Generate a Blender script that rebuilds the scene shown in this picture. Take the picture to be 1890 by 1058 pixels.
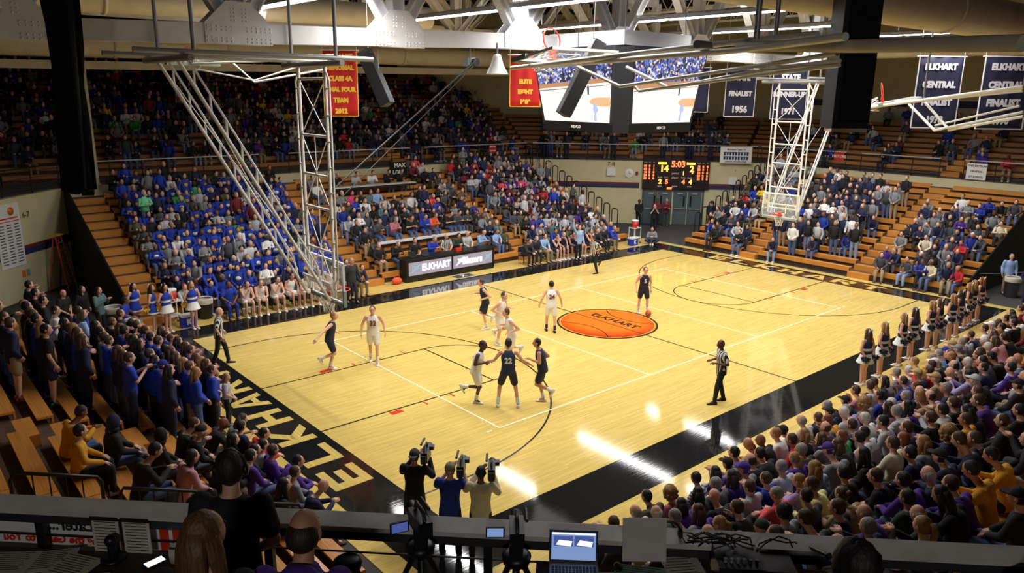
import bpy, bmesh, math, random
from mathutils import Vector, Matrix, Euler
R = math.radians
random.seed(7)
scene = bpy.context.scene
col = scene.collection
for o in list(bpy.data.objects): bpy.data.objects.remove(o)

# ---------------------------------------------------------------- camera
cam_data = bpy.data.cameras.new('camera')
cam_data.sensor_fit = 'HORIZONTAL'; cam_data.sensor_width = 36.0
cam_data.lens = 1397.8/1890*36.0
cam_data.clip_end = 300
cam = bpy.data.objects.new('camera', cam_data); col.objects.link(cam)
def set_cam():
    yaw, pitch, roll = 0.8576317, -0.249429, 0.0117234
    cy, sy, cp, sp = math.cos(yaw), math.sin(yaw), math.cos(pitch), math.sin(pitch)
    f = Vector((cy*cp, sy*cp, sp)); r = Vector((sy, -cy, 0)); u = r.cross(f)
    c, s = math.cos(roll), math.sin(roll)
    r2 = c*r+s*u; u2 = -s*r+c*u
    m = Matrix((r2, u2, -f)).transposed().to_4x4()
    m.translation = Vector((-20.484, -18.207, 8.295))
    cam.matrix_world = m
set_cam()
scene.camera = cam

# ---------------------------------------------------------------- world and light
world = bpy.data.worlds.new('gym_world'); scene.world = world
world.use_nodes = True
bg = world.node_tree.nodes['Background']
bg.inputs[0].default_value = (0.75, 0.72, 0.7, 1); bg.inputs[1].default_value = 0.012
scene.view_settings.view_transform = 'Standard'
scene.view_settings.look = 'None'
scene.view_settings.gamma = 1.0
scene.view_settings.use_curve_mapping = False
scene.view_settings.exposure = 0.0
STRIP_X = (-9.4, -3.4, 2.8, 9.0, 15.2)
def strip_light(x, y0, y1, z, power, spread=152):
    ld = bpy.data.lights.new('lamp_strip_light', 'AREA')
    ld.shape = 'RECTANGLE'; ld.size = 0.5; ld.size_y = y1-y0
    ld.energy = power; ld.color = (1.0, 0.97, 0.93); ld.spread = R(spread)
    o = bpy.data.objects.new('lamp_strip_light', ld); col.objects.link(o)
    o.location = (x, (y0+y1)/2, z)
for x in STRIP_X: strip_light(x, -9.2, 9.8, 10.93, 1000)
def up_light(x, y0, y1, z, power):
    strip_light(x, y0, y1, z, power, 170); bpy.context.scene.collection.objects[-1].rotation_euler = (math.pi, 0, 0)
for x in STRIP_X: up_light(x, -9.2, 9.8, 11.2, 170)

def fill_lamp(x, y, z, power, aim):
    ld = bpy.data.lights.new('fill_lamp_light', 'AREA'); ld.shape = 'RECTANGLE'; ld.size = 1.2; ld.size_y = .5; ld.energy = power; ld.color = (1.0, .96, .92)
    o = bpy.data.objects.new('fill_lamp_light', ld); col.objects.link(o); o.location = (x, y, z)
    o.rotation_euler = (Vector(aim)-Vector((x, y, z))).to_track_quat('-Z', 'Y').to_euler()
fill_lamp(-26.5, -25.2, 11.2, 260, (-14, -12, 6))  # added fill light behind the camera, lifts the near rail and ducts

# ---------------------------------------------------------------- materials
MATS = {}
def mat(name, color, rough=0.6, metal=0.0, spec=0.5, noise=0.0, scale=8.0, bump=0.0, emit=None, estr=0.0, alpha=1.0, trans=0.0, coat=0.0, stretch=None):
    if name in MATS: return MATS[name]
    m = bpy.data.materials.new(name); m.use_nodes = True
    nt = m.node_tree; b = nt.nodes['Principled BSDF']
    b.inputs['Base Color'].default_value = (*color, 1)
    b.inputs['Roughness'].default_value = rough; b.inputs['Metallic'].default_value = metal
    b.inputs['Specular IOR Level'].default_value = spec
    b.inputs['Coat Weight'].default_value = coat; b.inputs['Coat Roughness'].default_value = 0.08
    b.inputs['Alpha'].default_value = alpha; b.inputs['Transmission Weight'].default_value = trans
    if emit: b.inputs['Emission Color'].default_value = (*emit, 1); b.inputs['Emission Strength'].default_value = estr
    if noise or bump:
        tc = nt.nodes.new('ShaderNodeTexCoord'); src = tc.outputs['Object']
        if stretch:
            mp = nt.nodes.new('ShaderNodeMapping'); mp.inputs['Scale'].default_value = stretch
            nt.links.new(src, mp.inputs[0]); src = mp.outputs[0]
        n = nt.nodes.new('ShaderNodeTexNoise'); n.inputs['Scale'].default_value = scale; n.inputs['Detail'].default_value = 4
        nt.links.new(src, n.inputs['Vector'])
        if noise:
            hsv = nt.nodes.new('ShaderNodeHueSaturation'); hsv.inputs['Color'].default_value = (*color, 1)
            mr = nt.nodes.new('ShaderNodeMapRange'); mr.inputs[1].default_value = 0.25; mr.inputs[2].default_value = 0.75
            mr.inputs[3].default_value = 1-noise; mr.inputs[4].default_value = 1+noise
            nt.links.new(n.outputs[0], mr.inputs[0]); nt.links.new(mr.outputs[0], hsv.inputs['Value'])
            nt.links.new(hsv.outputs[0], b.inputs['Base Color'])
        if bump:
            bp = nt.nodes.new('ShaderNodeBump'); bp.inputs['Strength'].default_value = bump; bp.inputs['Distance'].default_value = 0.02
            nt.links.new(n.outputs[0], bp.inputs['Height']); nt.links.new(bp.outputs[0], b.inputs['Normal'])
    MATS[name] = m
    return m
def srgb(r, g, b):
    f = lambda c: (c/255/12.92) if c <= 10 else ((c/255+0.055)/1.055)**2.4
    return (f(r), f(g), f(b))

def court_material(name, base, plank=True, dark=0.0):
    m = bpy.data.materials.new(name); m.use_nodes = True; nt = m.node_tree; b = nt.nodes['Principled BSDF']
    tc = nt.nodes.new('ShaderNodeTexCoord')
    br = nt.nodes.new('ShaderNodeTexBrick')
    br.inputs['Scale'].default_value = 1.0; br.inputs['Brick Width'].default_value = 1.3; br.inputs['Row Height'].default_value = 0.057
    br.inputs['Mortar Size'].default_value = 0.0012; br.inputs['Bias'].default_value = 0.0
    br.inputs['Color1'].default_value = (*[c*0.9 for c in base], 1); br.inputs['Color2'].default_value = (*[min(1, c*1.07) for c in base], 1)
    br.inputs['Mortar'].default_value = (*[c*0.72 for c in base], 1)
    nt.links.new(tc.outputs['Object'], br.inputs['Vector'])
    mp = nt.nodes.new('ShaderNodeMapping'); mp.inputs['Scale'].default_value = (1.5, 22, 1)
    nt.links.new(tc.outputs['Object'], mp.inputs[0])
    n = nt.nodes.new('ShaderNodeTexNoise'); n.inputs['Scale'].default_value = 1.0; n.inputs['Detail'].default_value = 5
    nt.links.new(mp.outputs[0], n.inputs['Vector'])
    mr = nt.nodes.new('ShaderNodeMapRange'); mr.inputs[1].default_value = 0.3; mr.inputs[2].default_value = 0.7; mr.inputs[3].default_value = 0.88; mr.inputs[4].default_value = 1.1
    nt.links.new(n.outputs[0], mr.inputs[0])
    hsv = nt.nodes.new('ShaderNodeHueSaturation'); nt.links.new(br.outputs['Color'], hsv.inputs['Color']); nt.links.new(mr.outputs[0], hsv.inputs['Value'])
    nt.links.new(hsv.outputs[0], b.inputs['Base Color'])
    b.inputs['Roughness'].default_value = 0.07 if not dark else 0.05
    b.inputs['Specular IOR Level'].default_value = 0.32
    bp = nt.nodes.new('ShaderNodeBump'); bp.inputs['Strength'].default_value = 0.05; bp.inputs['Distance'].default_value = 0.01
    nt.links.new(n.outputs[0], bp.inputs['Height']); nt.links.new(bp.outputs[0], b.inputs['Normal'])
    MATS[name] = m; return m
court_material('court_maple', srgb(222, 194, 110))
court_material('court_black', srgb(30, 30, 31), dark=1)
mat('line_black', srgb(30, 26, 22), 0.25)
mat('line_white', srgb(250, 240, 205), 0.25)
mat('line_red', srgb(220, 60, 30), 0.25)
mat('mat_rubber', srgb(62, 60, 60), 0.85, noise=.15)
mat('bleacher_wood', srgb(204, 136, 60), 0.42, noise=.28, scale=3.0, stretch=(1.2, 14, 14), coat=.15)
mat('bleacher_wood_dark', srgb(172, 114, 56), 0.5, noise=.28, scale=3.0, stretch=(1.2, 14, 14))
mat('deck_brown', srgb(82, 60, 44), 0.7, noise=.25, scale=5)
mat('deck_grey', srgb(105, 105, 108), 0.7, noise=.2, scale=5)
mat('cream_wall', srgb(214, 204, 160), 0.75, noise=.05, scale=2)
mat('cream_dark', srgb(150, 138, 104), 0.8, noise=.06, scale=2)
mat('stripe_blue', srgb(42, 52, 92), 0.7); mat('stripe_red', srgb(120, 40, 44), 0.7)
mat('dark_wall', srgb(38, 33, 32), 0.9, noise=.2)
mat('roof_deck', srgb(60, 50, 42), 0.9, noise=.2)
mat('steel_white', srgb(226, 226, 226), 0.45, noise=.06, scale=3)
mat('pipe_white', srgb(228, 226, 220), 0.35)
mat('pipe_grey', srgb(150, 150, 150), 0.4, metal=.3)
mat('steel_cream', srgb(206, 198, 178), 0.6, noise=.08, scale=3)
mat('duct_cream', srgb(226, 218, 198), 0.6, noise=.06, scale=2)
mat('black_metal', srgb(24, 24, 25), 0.45)
mat('black_cloth', srgb(14, 14, 15), 0.95, noise=.3, scale=6, bump=.3)
mat('black_plastic', srgb(22, 22, 24), 0.4)
mat('dark_plastic', srgb(44, 46, 50), 0.45)
mat('rail_grey', srgb(190, 188, 182), 0.4, metal=.3)
mat('tube_light', srgb(240, 240, 255), 0.5, emit=(0.93, 0.93, 1.0), estr=9)
mat('lamp_housing', srgb(200, 200, 200), .5)
mat('glass', (0.85, 0.93, 0.9), 0.03, alpha=.16, spec=.6)
mat('board_pad', srgb(140, 158, 146), .6)
mat('rim_red', srgb(226, 60, 40), .4); mat('net_white', srgb(230, 228, 222), .8)
mat('white_paint', srgb(235, 235, 230), .5); mat('paper', srgb(200, 192, 178), .8, noise=.05, scale=30)
mat('ink', srgb(40, 40, 44), .8)
mat('banner_red', srgb(196, 30, 28), .75, noise=.08, scale=3); mat('banner_yellow', srgb(240, 190, 60), .7)
mat('banner_navy', srgb(26, 28, 58), .75, noise=.1, scale=3); mat('banner_white', srgb(214, 214, 222), .7)
mat('door_teal', srgb(84, 100, 104), .5, noise=.05); mat('door_frame', srgb(70, 84, 90), .5)
mat('orange_paint', srgb(236, 118, 40), .22); mat('orange_dark', srgb(176, 66, 22), .25)
mat('cooler_red', srgb(214, 50, 40), .4); mat('bag_orange', srgb(228, 90, 50), .7)
mat('blue_plastic', srgb(30, 60, 190), .4); mat('grey_plastic', srgb(120, 124, 128), .5)
mat('table_white', srgb(222, 220, 214), .5); mat('ladder_red', srgb(190, 60, 40), .5); mat('yellow_plastic', srgb(226, 180, 50), .5)
mat('ball_orange', srgb(206, 90, 46), .6, noise=.06, scale=40)
# ---------------------------------------------------------------- mesh helpers
class MB:
    def __init__(s): s.v = []; s.f = []; s.m = []; s.sm = []
    def add(s, vs, fs, mi=0, smooth=False):
        b = len(s.v); s.v += [tuple(v) for v in vs]
        for f in fs: s.f.append(tuple(i+b for i in f)); s.m.append(mi); s.sm.append(smooth)
        return s
    def box(s, c, d, rot=None, mi=0):
        x, y, z = d[0]/2, d[1]/2, d[2]/2
        vs = [Vector(p) for p in ((-x,-y,-z),(x,-y,-z),(x,y,-z),(-x,y,-z),(-x,-y,z),(x,-y,z),(x,y,z),(-x,y,z))]
        if rot is not None:
            q = rot if isinstance(rot, Matrix) else Euler(rot).to_matrix()
            vs = [q@v for v in vs]
        c = Vector(c); vs = [v+c for v in vs]
        return s.add(vs, [(0,3,2,1),(4,5,6,7),(0,1,5,4),(1,2,6,5),(2,3,7,6),(3,0,4,7)], mi)
    def tube(s, p0, p1, r0, r1=None, n=10, mi=0, caps=True, smooth=True):
        p0, p1 = Vector(p0), Vector(p1); r1 = r0 if r1 is None else r1
        d = (p1-p0).normalized(); a = d.orthogonal().normalized(); b = d.cross(a)
        vs = []
        for p, r in ((p0, r0), (p1, r1)):
            for i in range(n):
                t = 2*math.pi*i/n; vs.append(p+r*(math.cos(t)*a+math.sin(t)*b))
        s.add(vs, [(i, (i+1)%n, n+(i+1)%n, n+i) for i in range(n)], mi, smooth)
        if caps: s.add(vs, [tuple(reversed(range(n))), tuple(range(n, 2*n))], mi)
        return s
    def path(s, pts, r, n=8, mi=0, closed=False):
        pts = [Vector(p) for p in pts]; k = len(pts); vs = []; prev = None
        for i, p in enumerate(pts):
            if closed: d = pts[(i+1)%k]-pts[i-1]
            else: d = pts[min(i+1, k-1)]-pts[max(i-1, 0)]
            d.normalize()
            if prev is None: a = d.orthogonal().normalized()
            else:
                a = prev-d*prev.dot(d)
                a = a.normalized() if a.length > 1e-5 else d.orthogonal().normalized()
            prev = a; b = d.cross(a)
            rr = r[i] if isinstance(r, (list, tuple)) else r
            for j in range(n):
                t = 2*math.pi*j/n; vs.append(p+rr*(math.cos(t)*a+math.sin(t)*b))
        fs = []
        for i in range(k if closed else k-1):
            q = (i+1)%k
            for j in range(n): fs.append((i*n+j, i*n+(j+1)%n, q*n+(j+1)%n, q*n+j))
        s.add(vs, fs, mi, True)
        if not closed: s.add(vs, [tuple(reversed(range(n))), tuple(range((k-1)*n, k*n))], mi)
        return s
    def prism(s, poly, z0, z1, mi=0, M=None):
        n = len(poly); vs = [Vector((x, y, z0)) for x, y in poly]+[Vector((x, y, z1)) for x, y in poly]
        if M is not None: vs = [M@v for v in vs]
        return s.add(vs, [tuple(reversed(range(n))), tuple(range(n, 2*n))]+[(i, (i+1)%n, n+(i+1)%n, n+i) for i in range(n)], mi)
    def ring(s, pr, n=20, mi=0, c=(0,0,0), smooth=True):      # lathe about z, profile [(r,z)]
        vs = []; c = Vector(c)
        for r, z in pr:
            for j in range(n):
                t = 2*math.pi*j/n; vs.append(c+Vector((r*math.cos(t), r*math.sin(t), z)))
        fs = [(i*n+j, i*n+(j+1)%n, (i+1)*n+(j+1)%n, (i+1)*n+j) for i in range(len(pr)-1) for j in range(n)]
        return s.add(vs, fs, mi, smooth)
    def ball(s, c, r, n=10, mi=0, sc=(1,1,1), rot=None):
        vs = []; fs = []; c = Vector(c); m = max(4, n//2+1)
        q = Euler(rot).to_matrix() if rot is not None else None
        for i in range(m+1):
            p = math.pi*i/m
            for j in range(n):
                t = 2*math.pi*j/n
                v = Vector((r*sc[0]*math.sin(p)*math.cos(t), r*sc[1]*math.sin(p)*math.sin(t), r*sc[2]*math.cos(p)))
                vs.append(c+(q@v if q else v))
        for i in range(m):
            for j in range(n): fs.append((i*n+j, (i+1)*n+j, (i+1)*n+(j+1)%n, i*n+(j+1)%n))
        return s.add(vs, fs, mi, True)
    def mesh(s, name, mats=()):
        me = bpy.data.meshes.new(name); me.from_pydata([tuple(v) for v in s.v], [], s.f)
        me.polygons.foreach_set('material_index', s.m); me.polygons.foreach_set('use_smooth', s.sm)
        for m in (mats if isinstance(mats, (list, tuple)) else [mats]): me.materials.append(MATS[m] if isinstance(m, str) else m)
        me.update(); return me
    def build(s, name, mats, parent=None, loc=(0,0,0), rot=(0,0,0)):
        return link(name, s.mesh(name, mats), parent, loc, rot)
def link(name, me, parent=None, loc=(0,0,0), rot=(0,0,0), scale=None):
    o = bpy.data.objects.new(name, me); col.objects.link(o)
    o.location = loc; o.rotation_euler = rot
    if scale: o.scale = scale
    if parent: o.parent = parent
    return o
def thing(name, label, cat, loc=(0,0,0), rz=0.0, group=None):
    o = bpy.data.objects.new(name, None); col.objects.link(o); o.empty_display_size = .1
    o.location = loc; o.rotation_euler = (0, 0, rz)
    return tag(o, label, cat, group)
def tag(o, label, cat=None, group=None):
    o['label'] = label
    if cat: o['category'] = cat
    if group: o['group'] = group
    return o
def struct(o): o['kind'] = 'structure'; return o
work_scene = bpy.data.scenes.new('workbench')                  # small side scene for evaluating text and remeshed shapes quickly
def evaluated_mesh(o):
    work_scene.collection.objects.link(o); vl = work_scene.view_layers[0]; vl.update()
    me = bpy.data.meshes.new_from_object(o.evaluated_get(vl.depsgraph)); bpy.data.objects.remove(o); return me
_text_cache = {}
def text_mesh(s, size=1.0, bold=0.0, extrude=0.004, align='CENTER', spacing=1.0, xscale=1.0):
    key = (s, size, bold, extrude, align, spacing, xscale)
    if key in _text_cache: return _text_cache[key]
    cu = bpy.data.curves.new('lettering', 'FONT'); cu.body = s; cu.size = size; cu.offset = bold; cu.extrude = extrude
    cu.align_x = align; cu.align_y = 'CENTER'; cu.space_character = spacing; cu.resolution_u = 2
    o = bpy.data.objects.new('lettering', cu); me = evaluated_mesh(o)
    if xscale != 1.0: me.transform(Matrix.Diagonal((xscale, 1, 1, 1)))
    bpy.data.curves.remove(cu)
    _text_cache[key] = me; return me
def lettering(s, matname, parent, M, size=.3, bold=0.0, name='lettering', xscale=1.0, extrude=.004, spacing=1.0):
    me = text_mesh(s, size, bold, extrude, xscale=xscale, spacing=spacing).copy(); me.materials.clear(); me.materials.append(MATS[matname])
    o = link(name, me, parent); o.matrix_local = M; return o
def frame(origin, right, up):                                  # matrix with local x = right, y = up, z = out
    r = Vector(right).normalized(); u = Vector(up); u = (u-r*u.dot(r)).normalized(); n = r.cross(u)
    m = Matrix((r, u, n)).transposed().to_4x4(); m.translation = Vector(origin); return m
def slab(pts, th, M=None):                                     # closed plate from a 2-D outline
    b = MB(); b.prism(pts, -th/2, th/2, 0, M); return b
# ---------------------------------------------------------------- the hall: floor, court, walls, walkways, roof
XL, XR, YF, YN = -12.6, 12.83, 7.58, -7.62
floor = struct(MB().box((0, 0, -.16), (70, 70, .3)).build('floor', 'mat_rubber'))
MB().box((.1, 0, -.005), (29.1, 21.0, .012)).build('court_surface', 'court_maple', floor)
def plate(name, x0, x1, y0, y1, z, m): return MB().box(((x0+x1)/2, (y0+y1)/2, z/2), (x1-x0, y1-y0, z)).build(name, m, floor)
plate('border_band', -13.95, XL, -8.95, 8.95, .004, 'court_black'); plate('border_band', XR, 14.15, -8.95, 8.95, .004, 'court_black')
plate('border_band', XL, XR, YF, 8.95, .004, 'court_black'); plate('border_band', XL, XR, -8.95, YN, .004, 'court_black')
def line(p0, p1, w, m, name='court_line', z=.006):
    p0, p1 = Vector((*p0, 0)), Vector((*p1, 0)); d = p1-p0
    b = MB(); b.box(((p0.x+p1.x)/2, (p0.y+p1.y)/2, z/2), (d.length, w, z), (0, 0, math.atan2(d.y, d.x))); return b.build(name, m, floor)
def arc(c, r, a0, a1, w, m, n=48, z=.006, name='court_arc'):
    b = MB(); vs = []
    for i in range(n+1):
        a = a0+(a1-a0)*i/n
        for rr in (r-w/2, r+w/2): vs.append((c[0]+rr*math.cos(a), c[1]+rr*math.sin(a), z))
    b.add(vs, [(2*i, 2*i+1, 2*i+3, 2*i+2) for i in range(n)]); return b.build(name, m, floor)
LW = .05
line((0, YN), (0, -1.85), LW, 'line_black'); line((0, 1.85), (0, YF), LW, 'line_black')
for sx, xb in ((-1, XL), (1, XR)):
    ft = sx*7.0; hc = sx*11.2
    for y in (-1.83, 1.83): line((ft, y), (xb, y), LW, 'line_black')
    line((ft, -1.83), (ft, 1.83), LW, 'line_black')
    a = (-math.pi/2, math.pi/2) if sx < 0 else (math.pi/2, 1.5*math.pi)
    arc((ft, 0), 1.83, *a, LW, 'line_black', 30); arc((hc, 0), 6.02, *a, LW, 'line_black', 64)
    for y in (-6.02, 6.02): line((hc, y), (xb, y), LW, 'line_black')
    for y in (-1, 1):
        for k, xx in enumerate((2.1, 3.05, 3.95, 4.85)):
            x = xb-sx*xx
            if k == 0: line((x-.18, y*2.0), (x+.18, y*2.0), .2, 'line_red', 'lane_block')
            else: line((x, y*1.88), (x, y*2.1), .05, 'line_red', 'lane_mark')
for y in (-4.5, 4.5): line((-9, y), (9, y), .05, 'line_white', 'volleyball_line', .008)
for x in (-9, -3, 3, 9): line((x, -4.5), (x, 4.5), .05, 'line_white', 'volleyball_line', .008)
for x in (-9, 9):
    for y in (-4.5, 4.5): line((x+math.copysign(.25, x), y), (x+math.copysign(.42, x), y), .05, 'line_white', 'volleyball_tick', .008)
# painted letters made of block strokes (unit: width .8, height 1)
def block_letter(ch):
    t = .22; b = MB(); z0, z1 = 0, .006
    P = lambda *pts: b.prism(pts, z0, z1)
    if ch in 'EL': P((0, 0), (t, 0), (t, 1), (0, 1)); P((t, 0), (.8, 0), (.8, t), (t, t))
    if ch == 'E': P((t, 1-t), (.8, 1-t), (.8, 1), (t, 1)); P((t, .5-t/2), (.68, .5-t/2), (.68, .5+t/2), (t, .5+t/2))
    if ch == 'K': P((0, 0), (t, 0), (t, 1), (0, 1)); P((t, .36), (.53, 0), (.82, 0), (.36, .58), (t, .58)); P((t, .5), (.4, .48), (.82, 1), (.53, 1), (t, .62))
    if ch == 'H': P((0, 0), (t, 0), (t, 1), (0, 1)); P((.58, 0), (.8, 0), (.8, 1), (.58, 1)); P((t, .39), (.58, .39), (.58, .61), (t, .61))
    if ch == 'A': P((0, 0), (t, 0), (.47, 1), (.3, 1)); P((.64, 0), (.86, 0), (.56, 1), (.39, 1)); P((.2, .2), (.66, .2), (.6, .38), (.26, .38))
    if ch == 'R': P((0, 0), (t, 0), (t, 1), (0, 1)); P((t, 1-.19), (.62, 1-.19), (.8, .9), (.7, 1), (t, 1)); P((.6, .5), (.8, .55), (.8, .9), (.6, .85)); P((t, .4), (.7, .42), (.8, .55), (t, .58)); P((.36, .41), (.58, 0), (.84, 0), (.6, .41))
    if ch == 'T': P((.29, 0), (.51, 0), (.51, 1-t), (.29, 1-t)); P((0, 1-t), (.8, 1-t), (.8, 1), (0, 1))
    return b.mesh('floor_letter', 'court_maple')
LM = {c: block_letter(c) for c in 'ELKHART'}
def floor_word(org, right, up, h, w, adv):
    for i, c in enumerate('ELKHART'):
        o = link('floor_letter', LM[c], floor); m = frame(Vector(org)+Vector(right)*adv*i, right, up)
        o.matrix_local = m@Matrix.Diagonal((w/.8, h, 1, 1))
floor_word((-12.82, -4.75, .002), (0, 1, 0), (-1, 0, 0), .92, .98, 1.34)
floor_word((13.05, 4.75, .002), (0, -1, 0), (1, 0, 0), .85, .98, 1.34)
# centre emblem: painted basketball
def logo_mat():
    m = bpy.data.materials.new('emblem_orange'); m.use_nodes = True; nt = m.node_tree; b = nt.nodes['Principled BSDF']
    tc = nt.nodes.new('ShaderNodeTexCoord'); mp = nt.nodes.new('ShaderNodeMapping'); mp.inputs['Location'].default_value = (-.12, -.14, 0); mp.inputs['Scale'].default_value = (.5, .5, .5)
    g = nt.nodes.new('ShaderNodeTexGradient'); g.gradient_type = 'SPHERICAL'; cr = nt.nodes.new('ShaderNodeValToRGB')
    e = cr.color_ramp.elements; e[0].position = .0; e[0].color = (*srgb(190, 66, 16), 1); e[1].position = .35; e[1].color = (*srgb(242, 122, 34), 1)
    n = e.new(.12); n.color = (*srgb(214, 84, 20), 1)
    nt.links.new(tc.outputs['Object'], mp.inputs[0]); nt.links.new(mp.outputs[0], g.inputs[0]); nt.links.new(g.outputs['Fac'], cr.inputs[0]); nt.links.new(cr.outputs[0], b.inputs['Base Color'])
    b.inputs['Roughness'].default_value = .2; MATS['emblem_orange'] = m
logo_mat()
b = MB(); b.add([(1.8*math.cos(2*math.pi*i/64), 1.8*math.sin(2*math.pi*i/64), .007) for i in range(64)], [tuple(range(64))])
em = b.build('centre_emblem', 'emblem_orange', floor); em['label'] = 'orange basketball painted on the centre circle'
arc((0, 0), 1.85, 0, 2*math.pi, .07, 'line_black', 72, .009, 'emblem_ring'); arc((0, 0), 1.76, 0, 2*math.pi, .025, 'banner_yellow', 72, .009, 'emblem_ring')
line((0, -1.8), (0, 1.8), .035, 'line_black', 'emblem_seam', .010)
arc((2.55, 0), 1.75, R(137), R(223), .04, 'line_black', 30, .010, 'emblem_seam'); arc((-2.55, 0), 1.75, R(-43), R(43), .04, 'line_black', 30, .010, 'emblem_seam')
lettering('ELKHART', 'line_black', floor, frame((.42, .02, .009), (0, -1, 0), (1, 0, 0)), .52, .012, 'emblem_lettering', 1.05, .002)

# corner walls, outer walls, roof
def wall(name, p0, p1, z0, z1, m, th=.3, inward=None):
    p0, p1 = Vector((*p0, 0)), Vector((*p1, 0)); d = p1-p0; a = math.atan2(d.y, d.x); n = Vector((-d.y, d.x, 0)).normalized()
    c = (p0+p1)/2-n*th/2
    b = MB(); b.box((0, 0, 0), (d.length, th, z1-z0))
    return struct(b.build(name, m, None, (c.x, c.y, (z0+z1)/2), (0, 0, a)))
Q = math.sqrt(.5)
NE = lambda s, z, out=0.0: Vector((16.35+(s-out)*Q, 16.35-(s+out)*Q, z))    # point on the north-east corner wall, out = towards the court
NW = lambda s, z, out=0.0: Vector((-16.5+(s+out)*Q, 16.5+(s-out)*Q, z))
wall('wall_northeast', (23.9, 8.8), (13.2, 19.5), 0, 4.12, 'cream_wall')
wall('wall_northwest', (-13.4, 19.6), (-24.0, 9.0), 0, 4.12, 'cream_wall')
wall('wall_southwest', (-23.7, -8.5), (-13.7, -18.5), 0, 4.2, 'cream_wall')
wall('wall_southeast', (13.4, -19.5), (23.9, -9.0), 0, 4.12, 'cream_wall')
def stripe(fn, s0, s1, z0, z1, m, name, right, o=.012):
    c = fn((s0+s1)/2, (z0+z1)/2, o); b = MB(); b.box((0, 0, 0), (s1-s0, .024, z1-z0)); return struct(b.build(name, m, None, c, (0, 0, right)))
for s0, s1 in ((-3.9, 3.05), (7.25, 10.5)):
    stripe(NE, s0, s1, 2.58, 2.72, 'stripe_red', 'trim_1', R(-45)); stripe(NE, s0, s1, 2.36, 2.58, 'stripe_blue', 'trim_2', R(-45))
stripe(NW, -9, 4.2, 2.02, 2.15, 'stripe_red', 'trim_3', R(45)); stripe(NW, -9, 4.2, 1.78, 2.02, 'stripe_blue', 'trim_4', R(45))
# stand backs (cream parapet above the last row) and walkways
wall('wall_parapet_north', (13.4, 19.48), (-13.8, 19.48), 0, 4.12, 'cream_wall')
wall('wall_parapet_east', (23.93, -9.4), (23.93, 8.9), 0, 4.12, 'cream_wall')
wall('wall_parapet_west', (-24.03, 9.2), (-24.03, -8.3), 0, 4.12, 'cream_wall')
wall('wall_parapet_south', (-12.5, -19.78), (13.4, -19.78), 0, 4.05, 'cream_wall')
def walk(name, pts, z=4.1): return struct(MB().prism(pts, z-.2, z).build(name, 'deck_grey'))
walk('floor_walkway_north', [(-17, 19.7), (15, 19.7), (15, 21.6), (-17, 21.6)], 4.09)
walk('floor_walkway_east', [(24.2, -16), (25.8, -16), (25.8, 9.5), (24.2, 9.5)], 4.085)
walk('floor_walkway_northeast', [(13.4, 19.8), (24.2, 9.0), (27.4, 9.0), (27.4, 12), (16, 23.4), (13.4, 23.4)])
walk('floor_walkway_northwest', [(-24.3, 9.2), (-13.6, 19.9), (-13.6, 23.4), (-17.5, 23.4), (-27.6, 13.3), (-27.6, 9.2)])
walk('floor_walkway_southwest', [(-24.1, -8.4), (-27.5, -8.4), (-27.5, -13), (-17.5, -23.5), (-13.7, -23.5), (-13.7, -18.8)], 4.2)
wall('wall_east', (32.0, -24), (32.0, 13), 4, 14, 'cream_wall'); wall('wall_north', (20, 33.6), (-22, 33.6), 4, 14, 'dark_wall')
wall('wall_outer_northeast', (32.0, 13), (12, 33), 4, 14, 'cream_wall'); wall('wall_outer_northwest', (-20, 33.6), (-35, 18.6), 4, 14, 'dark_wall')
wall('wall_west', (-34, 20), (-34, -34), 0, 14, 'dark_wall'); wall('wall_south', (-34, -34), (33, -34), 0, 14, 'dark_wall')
struct(MB().box((31.98, -5.5, 7.95), (.04, 36, .42)).build('trim_5', 'stripe_blue'))
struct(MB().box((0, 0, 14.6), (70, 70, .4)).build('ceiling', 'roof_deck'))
# double doors in the north-east corner
for i in range(4):
    s = 3.42+i*.93+(.06 if i > 1 else 0); c = NE(s+.42, 1.1, .03)
    d = struct(MB().box((0, 0, 0), (.88, .06, 2.16)).build('door_%d' % (i+1), 'door_teal', None, c, (0, 0, R(-45))))
    MB().box(((.25 if i % 2 == 0 else -.25), -.035, .45), (.12, .02, .7)).build('door_glass', 'black_plastic', d)
    MB().box((0, -.07, -.06), (.7, .05, .05)).build('push_bar', 'rail_grey', d)
    MB().box((0, -.05, .95), (.34, .06, .07)).build('door_closer', 'rail_grey', d)
stripe(NE, 3.28, 3.4, 0, 2.3, 'door_frame', 'trim_6', R(-45), .05); stripe(NE, 7.18, 7.3, 0, 2.3, 'door_frame', 'trim_7', R(-45), .05); stripe(NE, 3.28, 7.3, 2.2, 2.32, 'door_frame', 'trim_8', R(-45), .05)
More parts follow.
